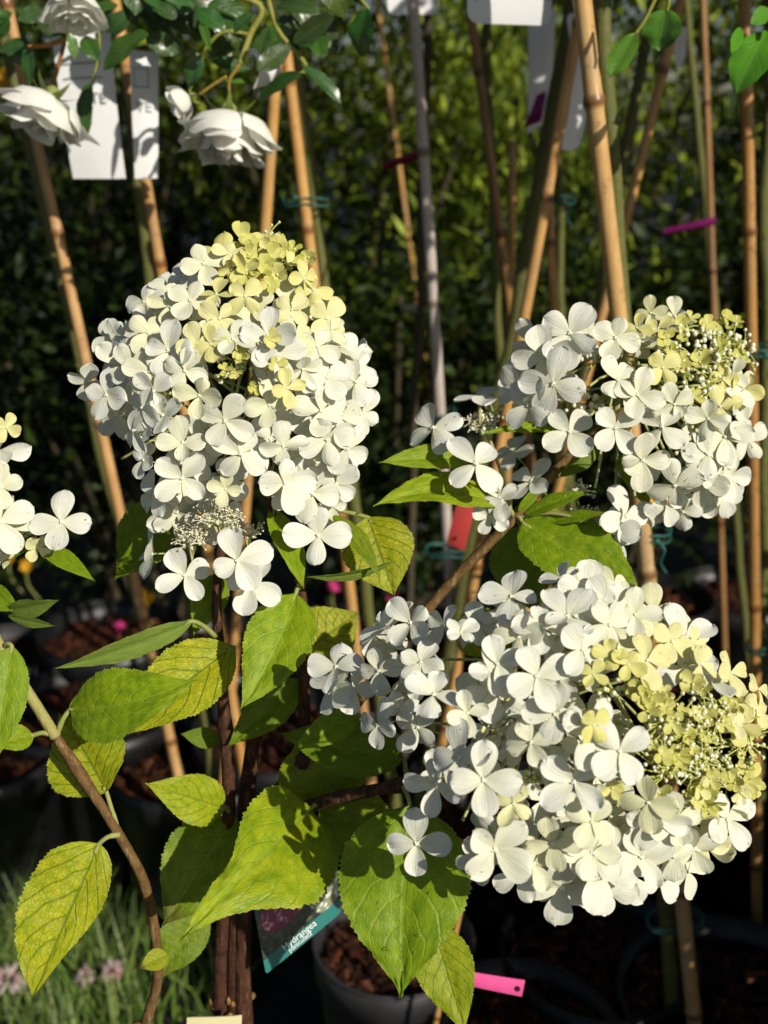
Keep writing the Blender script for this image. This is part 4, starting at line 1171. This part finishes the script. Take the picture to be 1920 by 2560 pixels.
# twigs carrying them
def twig(key, pts, Y, r, c=(1, 1, 1), mat='rose_stem'):
    root, part, a, b = RT[key]
    mb = MB(); pp = smooth_path([DY(x, y, Y + dy) for x, y, dy in pts], 5)
    mb.tube(pp, [r * (1.15 - .3 * i / len(pp)) for i in range(len(pp))], 6)
    part('branch', mb.mesh('branch', M[mat]), c)
GRN = (2.0, 2.0, 1.4); RED = (2.2, 1.0, .8)
twig('card', [(285, -40, .03), (420, -30, .0), (560, 10, 0), (540, 75, 0), (518, 140, -.01)], .865, .0026, GRN)
twig('card', [(575, -20, 0), (600, 65, 0), (660, 140, 0), (640, 165, 0)], .87, .0018, GRN)
twig('card', [(518, 140, -.01), (495, 175, -.01), (498, 215, -.01)], .865, .0014, (2.2, 1.5, .9))
twig('card', [(490, 165, -.01), (465, 180, -.01), (430, 205, -.01)], .865, .0012, (2.2, 1.5, .9))
twig('card', [(285, -40, .03), (170, -20, 0), (140, 90, 0), (120, 165, 0), (108, 195, 0)], .865, .0016, RED)
twig('card', [(140, 85, 0), (100, 98, 0), (60, 100, 0)], .862, .0016, (3.2, 1.3, 1.2))
twig('card', [(540, 75, 0), (480, 70, 0), (440, 110, 0), (432, 118, 0)], .865, .0013, GRN)
twig('card', [(200, -20, 0), (215, 90, 0), (200, 180, 0)], .862, .0011, GRN)
twig('tied', [(690, -60, .0), (760, -20, 0), (797, 20, 0)], .90, .0013, GRN)
twig('slant', [(1440, -60, 0), (1445, 0, 0), (1440, 24, 0)], .80, .0013, GRN)
twig('slant', [(1440, -60, 0), (1400, 30, 0), (1372, 74, 0)], .80, .0013, GRN)
twig('east', [(1720, -50, 0), (1690, 20, 0), (1660, 70, 0)], .80, .0015, GRN)

# roses
def rose_petal(r, L, phi, prof, curl, seed):
    """a piece of a cup turned about the flower's axis; prof = list of (radius, height) from base to rim"""
    rows, uvs = [], []
    nt_, ns = 12, 10
    k1, k2 = r.uniform(0, 6.28), r.uniform(0, 6.28)
    tilt = r.uniform(-.10, .10)
    def pr(t):
        x = t * (len(prof) - 1); k = min(len(prof) - 2, int(x)); f = x - k
        return prof[k][0] * (1 - f) + prof[k + 1][0] * f, prof[k][1] * (1 - f) + prof[k + 1][1] * f
    for i in range(nt_ + 1):
        t = i / nt_
        row, ur = [], []
        for j in range(ns + 1):
            s = -1 + 2 * j / ns
            te = t * (1 - .16 * abs(s) ** 3 + .03 * math.sin(3 * s + k1))
            rd, z = pr(min(1, te)); lip = max(0, te - .72) / .28
            a = s * phi * (.35 + .65 * min(1, te * 1.6) ** .7) * (1 - .10 * te ** 6)
            rd += curl * .16 * lip ** 2 * (1 + .5 * math.sin(4 * s + k2)); z -= curl * .07 * lip ** 2
            rd += .02 * math.sin(3 * a + k1) * te + tilt * s * .3 * te + .02 * lip * math.sin(5 * s + k2)
            z += .025 * lip * math.sin(4 * s + k1)
            rd -= .07 * abs(s) ** 2 * te
            row.append(Vector((rd * math.cos(a), rd * math.sin(a), z)) * L); ur.append((t, s))
        rows.append(row); uvs.append(ur)
    mb = MB(); mb.grid(rows, uvs)
    return mb.mesh('petal', M['rose_petal'])
def rose(key, x, y, Y, wpx, axis, seed, whorls, tintc=(.86, .86, .80)):
    root, part, a, b = RT[key]
    r = random.Random(700 + seed)
    ctr = DY(x, y, Y)
    dep = (ctr - CAM).dot(FWD)
    S = wpx * DS * px(dep) / 2
    ax = (RIGHT * axis[0] + UP * axis[1] + BACK * axis[2]).normalized()
    f = bpy.data.objects.new('rose_flower', None); f.empty_display_size = .01
    col.objects.link(f); f.parent = root
    q = ax.to_track_quat('Z', 'Y').to_matrix().to_4x4()
    f.matrix_local = Matrix.Translation(ctr - root.location - ax * S * .35) @ q
    for n, L, phi, prof, curl in whorls:
        a0 = r.uniform(0, 6.28)
        for i in range(n):
            me = rose_petal(r, S * L * r.uniform(.92, 1.07), phi * r.uniform(.85, 1.1), prof, curl * r.uniform(.3, 1.3), i)
            o = obj('petal', me, f, tuple(c * r.uniform(.96, 1.02) for c in tintc))
            o.matrix_local = Matrix.Rotation(a0 + 6.2832 * i / n + r.uniform(-.15, .15), 4, 'Z')
    sp = MB()
    for i in range(5):
        an = 6.2832 * i / 5
        dr = Vector((math.cos(an), math.sin(an), 0)); sd = Vector((-math.sin(an), math.cos(an), 0))
        rows = [[dr * (.1 + .55 * t) * S + sd * s * .13 * S * (1 - t) ** .8 + Vector((0, 0, -.02 - .35 * t * t)) * S for s in (-1, 0, 1)] for t in (0, .25, .5, .75, 1)]
        sp.grid(rows)
    sp.ball((0, 0, -.06 * S), .2 * S, n=10, k=6, sq=(1, 1, 1.1))
    o = obj('sepals', sp.mesh('sepals', M['sepal']), f)
SKIRT = [(.06, 0), (.46, .03), (.76, .16), (.92, .40), (.95, .68)]
FLAT = [(.06, 0), (.34, .10), (.66, .20), (.92, .34), (1.06, .50)]
BOWL = [(.06, 0), (.36, .08), (.62, .24), (.76, .50), (.82, .80)]
DEEP = [(.05, 0), (.30, .10), (.48, .30), (.54, .60), (.56, .92)]
CORE = [(.04, 0), (.18, .12), (.28, .34), (.32, .62), (.30, .92)]
TUBE = [(.03, 0), (.10, .15), (.16, .40), (.17, .70), (.12, .98)]
OPEN = [(2, 1.0, .60, FLAT, .8), (4, 1.0, .85, SKIRT, .7), (5, 1.06, .62, BOWL, .9), (5, 1.08, .62, DEEP, 1.0), (5, 1.12, .6, DEEP, .5), (5, 1.12, .8, CORE, .6), (4, 1.05, .9, TUBE, .4)]
CUPPED = [(2, 1.05, .60, FLAT, 1.0), (3, 1.0, .85, SKIRT, .8), (4, 1.06, .66, BOWL, .9), (5, 1.10, .62, DEEP, .8), (5, .98, .85, CORE, .4), (3, .9, 1.0, TUBE, .2)]
BUD = [(3, 1.0, .8, BOWL, 1.0), (4, 1.05, .95, DEEP, .5), (4, 1.05, 1.0, CORE, .3), (3, 1.0, 1.2, TUBE, .1)]
rose('card', 158, 20, .845, 132, (.10, -.97, .08), 1, CUPPED)
rose('card', 98, 240, .85, 186, (-.34, -.93, .04), 2, CUPPED)
rose('card', 395, 218, .85, 100, (-.88, -.45, .05), 3, BUD)
rose('card', 492, 282, .85, 196, (-.05, -1, -.02), 4, OPEN)

# ------------------------------------------------------------------ pots for the trees, set out in rows
pot_specs = [
    (850, 2062, .082, 'small dusty pot of bark under the glossy leaf, by the printed label', True),
    (1590, 2190, .120, 'wide black pot of bark at the foot of the golden cane and mossy stem', False),
    (1120, 2268, .100, 'black pot whose thin rim shows below the pink tag', False),
    (1290, 2080, .105, 'black pot in deep shade below the broad flower head', False),
    (205, 1545, .125, 'wide black pot full of orange bark beside the yellowing leaf', False),
    (600, 1600, .110, 'black pot of bark behind the hydrangea trunk', False),
    (420, 1660, .115, 'black pot with its side catching grey light behind the hydrangea stems', False),
    (860, 1660, .105, 'black pot at the foot of the teal tied rose stem', False),
    (240, 1385, .110, 'black pot with small pink petals lying on its soil', False),
    (20, 1425, .085, 'grey dusty pot with a pale rim beside the cut off flower head', True),
    (470, 1420, .110, 'black pot hidden among leaves beneath the lowest white florets', False),
    (730, 1400, .110, 'black pot behind the yellowing leaves under the cone flower head', False),
    (1000, 1430, .110, 'black pot at the foot of the pale grey pole', False),
    (1590, 1300, .105, 'black pot of bark at the foot of the slender green rose stem', False),
    (1400, 1310, .105, 'black pot in shade behind the wet leaf', False),
    (1230, 1420, .110, 'black pot behind the broad flower head, in the row of the grey pole', False),
    (1480, 1560, .110, 'black pot right behind the golden cane in full shade', False),
    (1700, 1620, .115, 'black pot at the foot of the brownish cane', False),
    (1240, 1720, .115, 'black pot hidden behind the middle of the broad flower head', False),
    (-60, 1640, .120, 'black pot beside the grass, partly behind the bright green leaf', False),
    (1060, 1750, .110, 'black pot hidden behind the lower florets of the broad head', False),
]
for i, (x, y, r, lab, gr) in enumerate(pot_specs):
    hh = .20 if 0 < i < 4 else .27 + .02 * ((i * 7) % 3 - 1)
    p = DZ(x, y, hh - .02)
    make_pot(p.x, p.y, r, lab, h=hh, grey=gr, seed=i)

# ------------------------------------------------------------------ cards and tags
def sheet(name, label, cat, corners, mat, thick=.0008, curl=0.0, rnd=0.0, group=None, hole=None, nseg=10, bulge=None):
    """corners: four points TL TR BR BL; a thin, slightly bent card"""
    tl, tr, br, bl = [Vector(c) for c in corners]
    nr = (bl - tl).cross(tr - tl).normalized()
    mb = MB(); rows = []; uvs = []
    w = ((tr - tl).length + (br - bl).length) / 2; h = ((bl - tl).length + (br - tr).length) / 2
    rr = rnd
    def pt(u, v):
        p = (tl * (1 - u) + tr * u) * v + (bl * (1 - u) + br * u) * (1 - v)
        return p + nr * (curl * 4 * v * (1 - v) + .3 * curl * math.sin(3 * u))
    vs = [i / nseg for i in range(nseg + 1)]
    if rnd: vs = sorted(set(vs + [rnd * (1 - math.cos(a)) for a in (0, .3, .6, .9, 1.2, 1.5)] + [1 - rnd * (1 - math.cos(a)) for a in (0, .3, .6, .9, 1.2, 1.5)]))
    for v in vs:
        ins = 0
        if rnd:
            e = min(v, 1 - v)
            if e < rnd: ins = rnd * (h / w) * (1 - math.sqrt(max(0, 1 - (1 - e / rnd) ** 2)))
        us = [ins + (1 - 2 * ins) * k / 8 for k in range(9)]
        rows.append([pt(u, v) for u in us]); uvs.append([(u, v) for u in us])
    mb.grid(rows, uvs)
    back = [[p - nr * thick for p in r_] for r_ in rows]
    mb.grid([list(reversed(r_)) for r_ in back], [list(reversed(u_)) for u_ in uvs])
    n, k = len(rows), 9                      # edges
    ring = [rows[0][j] for j in range(k)] + [rows[i][k - 1] for i in range(1, n)] + [rows[n - 1][j] for j in range(k - 2, -1, -1)] + [rows[i][0] for i in range(n - 2, 0, -1)]
    mb.grid([ring, [p - nr * thick for p in ring]], None, closed=True)
    c0 = (tl + tr + br + bl) / 4
    if cat is None:
        return mb.mesh(name, mat), pt, nr
    t = thing(name, label, cat, tuple(c0), group)
    o = obj('card' if cat != 'tie' else 'band', mb.mesh(name, mat), t); o.matrix_parent_inverse = Matrix.Translation(c0).inverted()
    if hole:
        u, v, hr = hole
        hb = MB()
        c = pt(u, v) + nr * .0005
        a = (tr - tl).normalized(); b = nr.cross(a)
        ringp = [c + (a * math.cos(6.2832 * j / 14) + b * math.sin(6.2832 * j / 14)) * hr for j in range(14)]
        hb.add([c] + ringp, [(0, 1 + j, 1 + (j + 1) % 14) for j in range(14)])
        o2 = obj('punch_hole', hb.mesh('punch_hole', M['hole']), t); o2.matrix_parent_inverse = Matrix.Translation(c0).inverted()
    return t, pt, nr
def text_part(root, s, org, xd, yd, size, mat, name='lettering', bold=0.0):
    cu = bpy.data.curves.new('txt', 'FONT'); cu.body = s; cu.size = size; cu.offset = bold; cu.resolution_u = 3
    to = bpy.data.objects.new('txt', cu); col.objects.link(to)
    dg = bpy.context.evaluated_depsgraph_get(); dg.update()
    me = bpy.data.meshes.new_from_object(to.evaluated_get(dg))
    bpy.data.objects.remove(to, do_unlink=True)
    me.materials.clear(); me.materials.append(mat)
    xd = Vector(xd).normalized(); zd = xd.cross(Vector(yd)).normalized(); y2 = zd.cross(xd)
    o = obj(name, me)
    o.matrix_world = Matrix(((xd.x, y2.x, zd.x, org.x), (xd.y, y2.y, zd.y, org.y), (xd.z, y2.z, zd.z, org.z), (0, 0, 0, 1)))
    o.parent = root
    o.matrix_parent_inverse = Matrix.Translation(root.location).inverted()
    return o
def strip(root, pts, mat, name='printed_line'):
    mb = MB(); mb.add([Vector(p) for p in pts], [(0, 1, 2, 3)])
    o = obj(name, mb.mesh(name, mat, False), root); o.matrix_parent_inverse = Matrix.Translation(root.location).inverted()

def ycorn(pts, Y): return [DY(x, y, Y) for x, y in pts]
def card_y(pts, Ys): return [DY(p[0], p[1], Yk) for p, Yk in zip(pts, Ys)]
# pair of long white cards behind the roses
t, pt, nr = sheet('plant_card', 'long white card dappled with leaf shadows, hanging behind the nodding rose', 'card', card_y([(112, 78), (238, 70), (272, 386), (158, 386)], [.95, .95, .95, .95]), M['card'], curl=.004)
xd = pt(1, .5) - pt(0, .5); yd = pt(.5, 1) - pt(.5, 0)
def on(u, v): return pt(u, v) + nr * .0012
text_part(t, 'TE', on(.55, .53), xd, yd, .012, M['ink'])
for (u0, u1, v) in ((.12, .8, .80), (.12, .8, .70)):
    strip(t, [on(u0, v), on(u1, v), on(u1, v + .012), on(u0, v + .012)], M['ink'])
t, pt, nr = sheet('plant_card', 'narrow white card, mostly in shade, beside the mottled green rose stem', 'card', card_y([(279, 108), (342, 112), (342, 385), (291, 386)], [.955, .96, .96, .955]), M['card'], curl=.003)
xd = pt(1, .5) - pt(0, .5); yd = pt(.5, 1) - pt(.5, 0)
text_part(t, 'VE', on(.15, .53), xd, yd, .012, M['ink'])
for a_, b_ in (((.12, .72), (.62, .72)), ((.12, .86), (.62, .86))):
    strip(t, [on(*a_), on(*b_), on(b_[0], b_[1] + .008), on(a_[0], a_[1] + .008)], M['ink'])
for u in (.12, .62):
    strip(t, [on(u, .72), on(u + .03, .72), on(u + .03, .868), on(u, .868)], M['ink'])
t, pt, nr = sheet('plant_card', 'bright white card with rounded lower corners beside the golden cane', 'card', card_y([(1006, -110), (1194, -118), (1190, 56), (1010, 50)], [.92, .92, .92, .92]), M['card'], rnd=.16, curl=.002)
for u in (.10, .95):
    strip(t, [on(u, .30), on(u + .02, .30), on(u + .02, .44), on(u, .44)], M['ink'], 'slot')
sheet('plant_card', 'rounded card in deep shade at the top of the grey pole', 'card', card_y([(832, -110), (948, -110), (944, 32), (838, 32)], [1.12, 1.12, 1.12, 1.12]), M['card'], rnd=.12)
sheet('plant_card', 'shaded white strip hanging beside the slanting dark stem', 'card', card_y([(1140, 20), (1200, 22), (1186, 262), (1139, 290)], [1.16, 1.16, 1.16, 1.16]), M['card'], curl=.006)
sheet('plant_card', 'curled white strip with rounded end under the bright rounded card', 'card', card_y([(1222, 30), (1256, 30), (1250, 320), (1208, 328)], [1.05, 1.07, 1.05, 1.03]), M['card'], curl=.010, rnd=.06)
sheet('plant_card', 'small folded white strip among the rose leaves', 'card', card_y([(538, 104), (572, 106), (598, 178), (546, 192)], [.90, .92, .92, .90]), M['card'], curl=.008)
sheet('plant_card', 'small bluish grey card in shade behind the round rose leaf', 'card', card_y([(1446, 60), (1484, 58), (1482, 120), (1462, 158)], [1.12, 1.12, 1.12, 1.12]), M['card'])
sheet('plant_card', 'dark shaded card high among the rose branches', 'card', card_y([(455, -20), (505, -20), (500, 120), (470, 118)], [.99, .99, .99, .99]), M['card'])
# tags and ribbons
sheet('plant_tag', 'coral red tag with a punched hole beside the grey pole', 'tag', card_y([(988, 1088), (1032, 1082), (1003, 1190), (965, 1174)], [.90, .89, .89, .90]), M['coral_tag'], hole=(.42, .2, .0014), curl=.002)
tp = [D(1008, 2098, .70), D(1134, 2118, .695), D(1127, 2153, .695), D(1006, 2128, .70)]
sheet('plant_tag', 'bright pink tag with a punched hole sticking out past the glossy leaf', 'tag', tp, M['pink_tag'], hole=(.90, .48, .0018), curl=.001)
tp = [D(960, 2090, .703), D(1008, 2098, .70), D(1006, 2128, .70), D(955, 2118, .703)]
sheet('ribbon', 'magenta ribbon twisted round the slim greyish cane', 'ribbon', card_y([(1434, 494), (1546, 468), (1546, 486), (1436, 508)], [1.44, 1.42, 1.42, 1.44]), M['magenta'], curl=.006)
sheet('ribbon', 'magenta ribbon end hanging on the shaded white strip', 'ribbon', card_y([(1160, 205), (1180, 196), (1168, 262), (1130, 276)], [1.13, 1.13, 1.13, 1.13]), M['magenta'], curl=.006)
sheet('ribbon', 'dark red ribbon crossing behind the grey pole', 'ribbon', card_y([(828, 350), (930, 316), (932, 336), (832, 366)], [1.20, 1.18, 1.18, 1.20]), M['redtie'], curl=.005)
# pale card at the foot of the hydrangea
sheet('plant_card', 'pale cream card edge at the foot of the hydrangea trunk', 'card', [D(404, 2198, .672), D(522, 2194, .668), D(524, 2330, .675), D(406, 2334, .68)], M['cream_card'], curl=.002)

# printed plant label
c4 = [P(626, 2225, .655), P(832, 2062, .665), P(852, 2282, .665), P(665, 2436, .655)]
me, pt, nr = sheet('plant_label', '', None, c4, M['label'], rnd=.04, curl=.002)
cl = sum(c4, Vector()) / 4
t = thing('plant_label', 'printed plant label with pink and white flower pictures and a teal strip, behind lime leaf', 'label', tuple(cl))
o = obj('card', me, t); o.matrix_parent_inverse = Matrix.Translation(cl).inverted()
xd = pt(1, .05) - pt(0, .05); yd = pt(.5, 1) - pt(.5, 0)
ln = xd.length
text_part(t, 'Hydrangea', pt(.26, .095) + nr * .0006, xd, yd, ln * .10, M['white_ink'])
text_part(t, 'paniculata', pt(.32, .030) + nr * .0006, xd, yd, ln * .075, M['white_ink'])

# wire ties
def tie(x, y, Y, r, label, tail=True, seed=0, wide=0.0):
    q = random.Random(seed + 60)
    c = DY(x, y, Y)
    mb = MB()
    for kk in range(2):
        pts = []
        for j in range(29):
            a = 6.2832 * j / 28
            pts.append(c + Vector(((r + wide) * math.cos(a), r * math.sin(a), .004 * kk + .003 * math.sin(a + kk) + .002 * math.sin(3 * a))))
        mb.tube(pts, .0011, 6)
    if tail:
        p = c + Vector((r * .4, -r, 0))
        mb.tube(smooth_path([p, p + Vector((.006, -.004, -.006)), p + Vector((.004, -.003, -.018)), p + Vector((.010, -.002, -.028))], 4), .0011, 6)
        mb.ball(p, .0028, n=7, k=5)
    o = obj('wire_tie', mb.mesh('wire_tie', M['wire'])); tag(o, label, 'tie', 'teal wire ties on the canes')
tie(664, 436, 1.07, .015, 'teal tie round the orange cane and green stem behind the cone flower head', False, 1, .008)
tie(1203, 432, 1.26, .014, 'teal wire tie with a dangling end on the slim green stem', True, 2, .006)
tie(1634, 762, 1.02, .012, 'dark teal tie on the brownish cane beside the yellow budding florets', True, 3, .004)
tie(1458, 1992, .868, .015, 'loose teal tie joining golden cane and mossy stem under the broad head', True, 4, .012)
tie(956, 900, 1.12, .013, 'faint dark tie round the lit part of the grey pole', False, 5)
tie(964, 1190, 1.10, .014, 'dark tie round the grey pole beneath the coral tag', False, 6, .008)
tie(1396, 1156, .86, .014, 'dark teal tie on the golden cane next to the lone side floret', True, 7, .006)
tie(1638, 1400, 1.02, .011, 'dark teal tie low on the brownish cane', False, 8)

# ------------------------------------------------------------------ shrubs behind
def shrub(x, y, rx, ry, z0, z1, n, lmin, lmax, asp, c1, c2, label, seed, up=.3, group='shrubs behind the roses', name='shrub', tips=0.0, stems=9, clump=26):
    q = random.Random(1500 + seed)
    t = thing(name, label, 'shrub', (x, y, 0), group)
    fm = MB(); sm = MB()
    H = z1 - z0
    centres = []
    for i in range(clump):
        a = q.uniform(0, 6.283); rr = math.sqrt(q.random())
        centres.append(Vector((rx * rr * math.cos(a), ry * rr * math.sin(a), z0 + H * q.uniform(.05, .95))))
    for i in range(stems):
        e = q.choice(centres)
        sm.tube(smooth_path([Vector((q.gauss(0, .03), q.gauss(0, .03), 0)), Vector((e.x * .4, e.y * .4, e.z * .5)), e], 4), [.008] * 4 + [.005] * 4 + [.003], 6)
    obj('stems', sm.mesh('stems', M['dark_stem']), t, kind='stuff')
    sig = min(rx, ry, H) * .26
    for i in range(n):
        c = q.choice(centres)
        p = c + Vector((q.gauss(0, sig), q.gauss(0, sig), q.gauss(0, sig * 1.1)))
        if p.z < .02: continue
        ax = (Vector((q.gauss(0, 1), q.gauss(0, 1), q.gauss(0, .7))).normalized() + Vector((0, 0, up)) + (p - c).normalized() * .4).normalized()
        nrm = Vector((q.gauss(0, .7), q.gauss(0, .7), 1)); nrm = (nrm - ax * nrm.dot(ax)).normalized(); s = ax.cross(nrm)
        l = q.uniform(lmin, lmax); hw = l * asp * .5
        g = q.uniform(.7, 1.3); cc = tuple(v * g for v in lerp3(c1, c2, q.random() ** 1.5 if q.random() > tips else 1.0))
        vs = [p, p + ax * l * .45 + s * hw + nrm * hw * .3, p + ax * l * .45, p + ax * l * .45 - s * hw + nrm * hw * .3, p + ax * l - nrm * l * .12]
        fm.add(vs, [(0, 2, 1), (0, 3, 2), (1, 2, 4), (2, 3, 4)], [(0, 0), (.45, 1), (.45, 0), (.45, -1), (1, 0)], cc)
    obj('foliage', fm.mesh('foliage', M['foliage']), t, kind='stuff')
    return t
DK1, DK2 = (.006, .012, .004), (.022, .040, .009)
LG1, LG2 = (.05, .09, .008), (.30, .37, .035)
F = 'feathery light green shrub '
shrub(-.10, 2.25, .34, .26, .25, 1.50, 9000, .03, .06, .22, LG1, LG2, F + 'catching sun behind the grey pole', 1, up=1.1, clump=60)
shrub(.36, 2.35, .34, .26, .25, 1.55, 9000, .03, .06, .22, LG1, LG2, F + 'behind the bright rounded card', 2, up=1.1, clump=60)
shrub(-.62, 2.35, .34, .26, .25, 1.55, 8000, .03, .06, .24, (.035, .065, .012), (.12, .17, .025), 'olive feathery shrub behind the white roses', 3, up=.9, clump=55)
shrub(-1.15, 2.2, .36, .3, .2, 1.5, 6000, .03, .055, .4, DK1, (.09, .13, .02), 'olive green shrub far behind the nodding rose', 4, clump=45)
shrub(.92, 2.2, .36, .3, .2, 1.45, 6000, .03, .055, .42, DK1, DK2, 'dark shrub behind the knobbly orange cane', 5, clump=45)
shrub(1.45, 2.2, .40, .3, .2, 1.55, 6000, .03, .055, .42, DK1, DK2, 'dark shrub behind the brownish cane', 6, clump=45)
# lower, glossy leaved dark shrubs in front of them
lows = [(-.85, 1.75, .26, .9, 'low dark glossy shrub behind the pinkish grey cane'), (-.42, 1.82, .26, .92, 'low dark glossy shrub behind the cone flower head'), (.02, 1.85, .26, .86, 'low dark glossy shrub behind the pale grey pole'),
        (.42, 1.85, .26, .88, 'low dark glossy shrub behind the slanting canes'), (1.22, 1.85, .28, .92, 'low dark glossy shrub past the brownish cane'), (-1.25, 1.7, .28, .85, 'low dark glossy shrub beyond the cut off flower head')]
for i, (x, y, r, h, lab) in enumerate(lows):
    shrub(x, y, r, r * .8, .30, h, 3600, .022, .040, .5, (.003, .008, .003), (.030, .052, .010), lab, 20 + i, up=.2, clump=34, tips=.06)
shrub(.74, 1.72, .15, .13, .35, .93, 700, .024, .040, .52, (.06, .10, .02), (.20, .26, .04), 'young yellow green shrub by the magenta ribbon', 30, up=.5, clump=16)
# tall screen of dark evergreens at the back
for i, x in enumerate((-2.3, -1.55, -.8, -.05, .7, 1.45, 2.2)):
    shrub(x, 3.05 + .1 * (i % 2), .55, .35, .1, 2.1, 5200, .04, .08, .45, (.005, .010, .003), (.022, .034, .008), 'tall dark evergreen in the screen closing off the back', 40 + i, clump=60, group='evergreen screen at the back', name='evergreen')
# bedding flowers on the low shrubs at the left
def blossom(x, y, Y, s, mat, label, seed):
    q = random.Random(seed)
    c = DY(x, y, Y)
    mb = MB()
    for i in range(9):
        a = 6.2832 * i / 9 + q.uniform(-.2, .2)
        d = (RIGHT * math.cos(a) + UP * math.sin(a) + BACK * q.uniform(.1, .7)).normalized()
        sd = d.cross(BACK).normalized()
        mb.grid([[c + d * s * t_ + sd * s * .35 * k * math.sin(math.pi * (.15 + .8 * t_)) for k in (-1, 0, 1)] for t_ in (0, .3, .6, .9, 1.0)])
    root = thing('bedding_flower', label, 'flower', (c.x, c.y, 0), 'small bedding flowers in the pots behind')
    o = obj('bloom', mb.mesh('bloom', mat), root); o.matrix_parent_inverse = Matrix.Translation(root.location).inverted()
    sm = MB(); sm.tube(smooth_path([Vector((c.x + .008, c.y + .02, c.z - .07)), Vector((c.x - .004, c.y + .006, c.z - .035)), c], 4), .0016, 5)
    o = obj('stalk', sm.mesh('stalk', M['petiole'])); o.parent = root; o.matrix_parent_inverse = Matrix.Translation(root.location).inverted()
for i, (x, y, Y, s, m_, lab) in enumerate([
    (316, 1290, 1.60, .017, 'yellowflower', 'yellow orange bloom beside the pinkish grey cane'), (58, 1222, 1.62, .012, 'yellowflower', 'small yellow bloom under the cut off flower head'), (20, 1205, 1.62, .010, 'yellowflower', 'smaller yellow bloom just behind the clipped florets'),
    (128, 1358, 1.62, .014, 'pinkflower', 'pink bloom at the rim of the shaded pot'), (256, 1356, 1.60, .013, 'pinkflower', 'pink bloom between the pot and the grey cane'), (722, 1262, 1.62, .014, 'pinkflower', 'pink bloom glimpsed under the cone flower head'), (845, 1280, 1.62, .014, 'pinkflower', 'deep pink bloom in shade under the yellowing leaf'),
    (1416, 1082, 1.25, .018, 'yellowflower', 'orange yellow petals peeping out under the loose flower head'), (8, 178, 1.5, .022, 'yellowflower', 'yellow bloom behind the white rose')]):
    blossom(x, y, Y, s, M[m_], lab, i)

# ------------------------------------------------------------------ grass
def grass_patch():
    q = random.Random(5)
    mb = MB()
    for i in range(15000):
        x = q.uniform(-.95, -.18); y = q.uniform(.70, 1.28)
        if x > -.30 - .25 * (y - .9) + .05 * math.sin(y * 20): 
            if q.random() > .12: continue
        if (x - foot.x) ** 2 + (y - foot.y) ** 2 < .13 ** 2: continue
        if any((x - a) ** 2 + (y - b) ** 2 < (r * .8) ** 2 for a, b, r in POTS): continue
        h = q.uniform(.04, .13) * (1.5 if q.random() < .06 else 1)
        a = q.uniform(0, 6.283); lean = q.uniform(.15, .9) * h
        dx, dy = math.cos(a) * lean, math.sin(a) * lean
        w = q.uniform(.0010, .0022)
        sx_, sy_ = -math.sin(a) * w, math.cos(a) * w
        g = q.uniform(.6, 1.3)
        c = lerp3((.10 * g, .20 * g, .03), (.28 * g, .34 * g, .09), q.random() ** 2)
        pts = [(x, y, 0), (x + dx * .25, y + dy * .25, h * .5), (x + dx, y + dy, h)]
        vs = [Vector((pts[0][0] - sx_, pts[0][1] - sy_, 0)), Vector((pts[0][0] + sx_, pts[0][1] + sy_, 0)),
              Vector((pts[1][0] + sx_, pts[1][1] + sy_, pts[1][2])), Vector((pts[1][0] - sx_, pts[1][1] - sy_, pts[1][2])), Vector(pts[2])]
        mb.add(vs, [(0, 1, 2, 3), (3, 2, 4)], None, c)
    o = obj('grass', mb.mesh('grass', M['grass'])); o['kind'] = 'stuff'
    o['label'] = 'ragged sunlit grass and weeds at the edge of the weed mat'; o['category'] = 'grass'
grass_patch()
def clover(x, y, s, label, seed):
    q = random.Random(seed)
    c = DZ(x, y, .10)
    root = thing('clover_flower', label, 'clover', (c.x, c.y, 0), 'clover heads in the grass')
    mb = MB()
    for i in range(46):
        d = Vector((q.gauss(0, 1), q.gauss(0, 1), q.gauss(.3, 1))).normalized()
        mb.tube([c + d * s * .25, c + d * s * q.uniform(.85, 1.1)], [s * .10, s * .06], 5, c=lerp3((.62, .54, .52), (.40, .16, .14), q.random() ** 2))
    o = obj('bloom', mb.mesh('bloom', M['grass'])); o.parent = root; o.matrix_parent_inverse = Matrix.Translation(root.location).inverted()
    sm = MB(); sm.tube([Vector((c.x, c.y, 0)), c], .001, 5)
    o = obj('stalk', sm.mesh('stalk', M['petiole'])); o.parent = root; o.matrix_parent_inverse = Matrix.Translation(root.location).inverted()
for i, (x, y, s, lab) in enumerate([(18, 2118, .020, 'largest pale clover head in the grass'), (240, 2098, .015, 'reddish fading clover head by the bare mat'), (182, 2108, .012, 'small dull clover head among grass blades'), (330, 2072, .010, 'tiny brown clover head beside the brown stem')]):
    clover(x, y, s, lab, i)

# added shrubs, out of view past the right edge, that shade the lower pots
for i, (x, y, r, h, lab) in enumerate([(.62, .46, .17, .70, 'added unseen shrub right of the hydrangea, shading the pots'), (.98, .20, .20, .74, 'added unseen shrub at the near corner, shading the pots'), (.72, .86, .16, .78, 'added unseen shrub beyond the brownish cane, shading the pots')]):
    shrub(x, y, r, r, .12, h, 2600, .03, .055, .5, (.03, .06, .012), (.09, .14, .02), lab, 70 + i, clump=30)
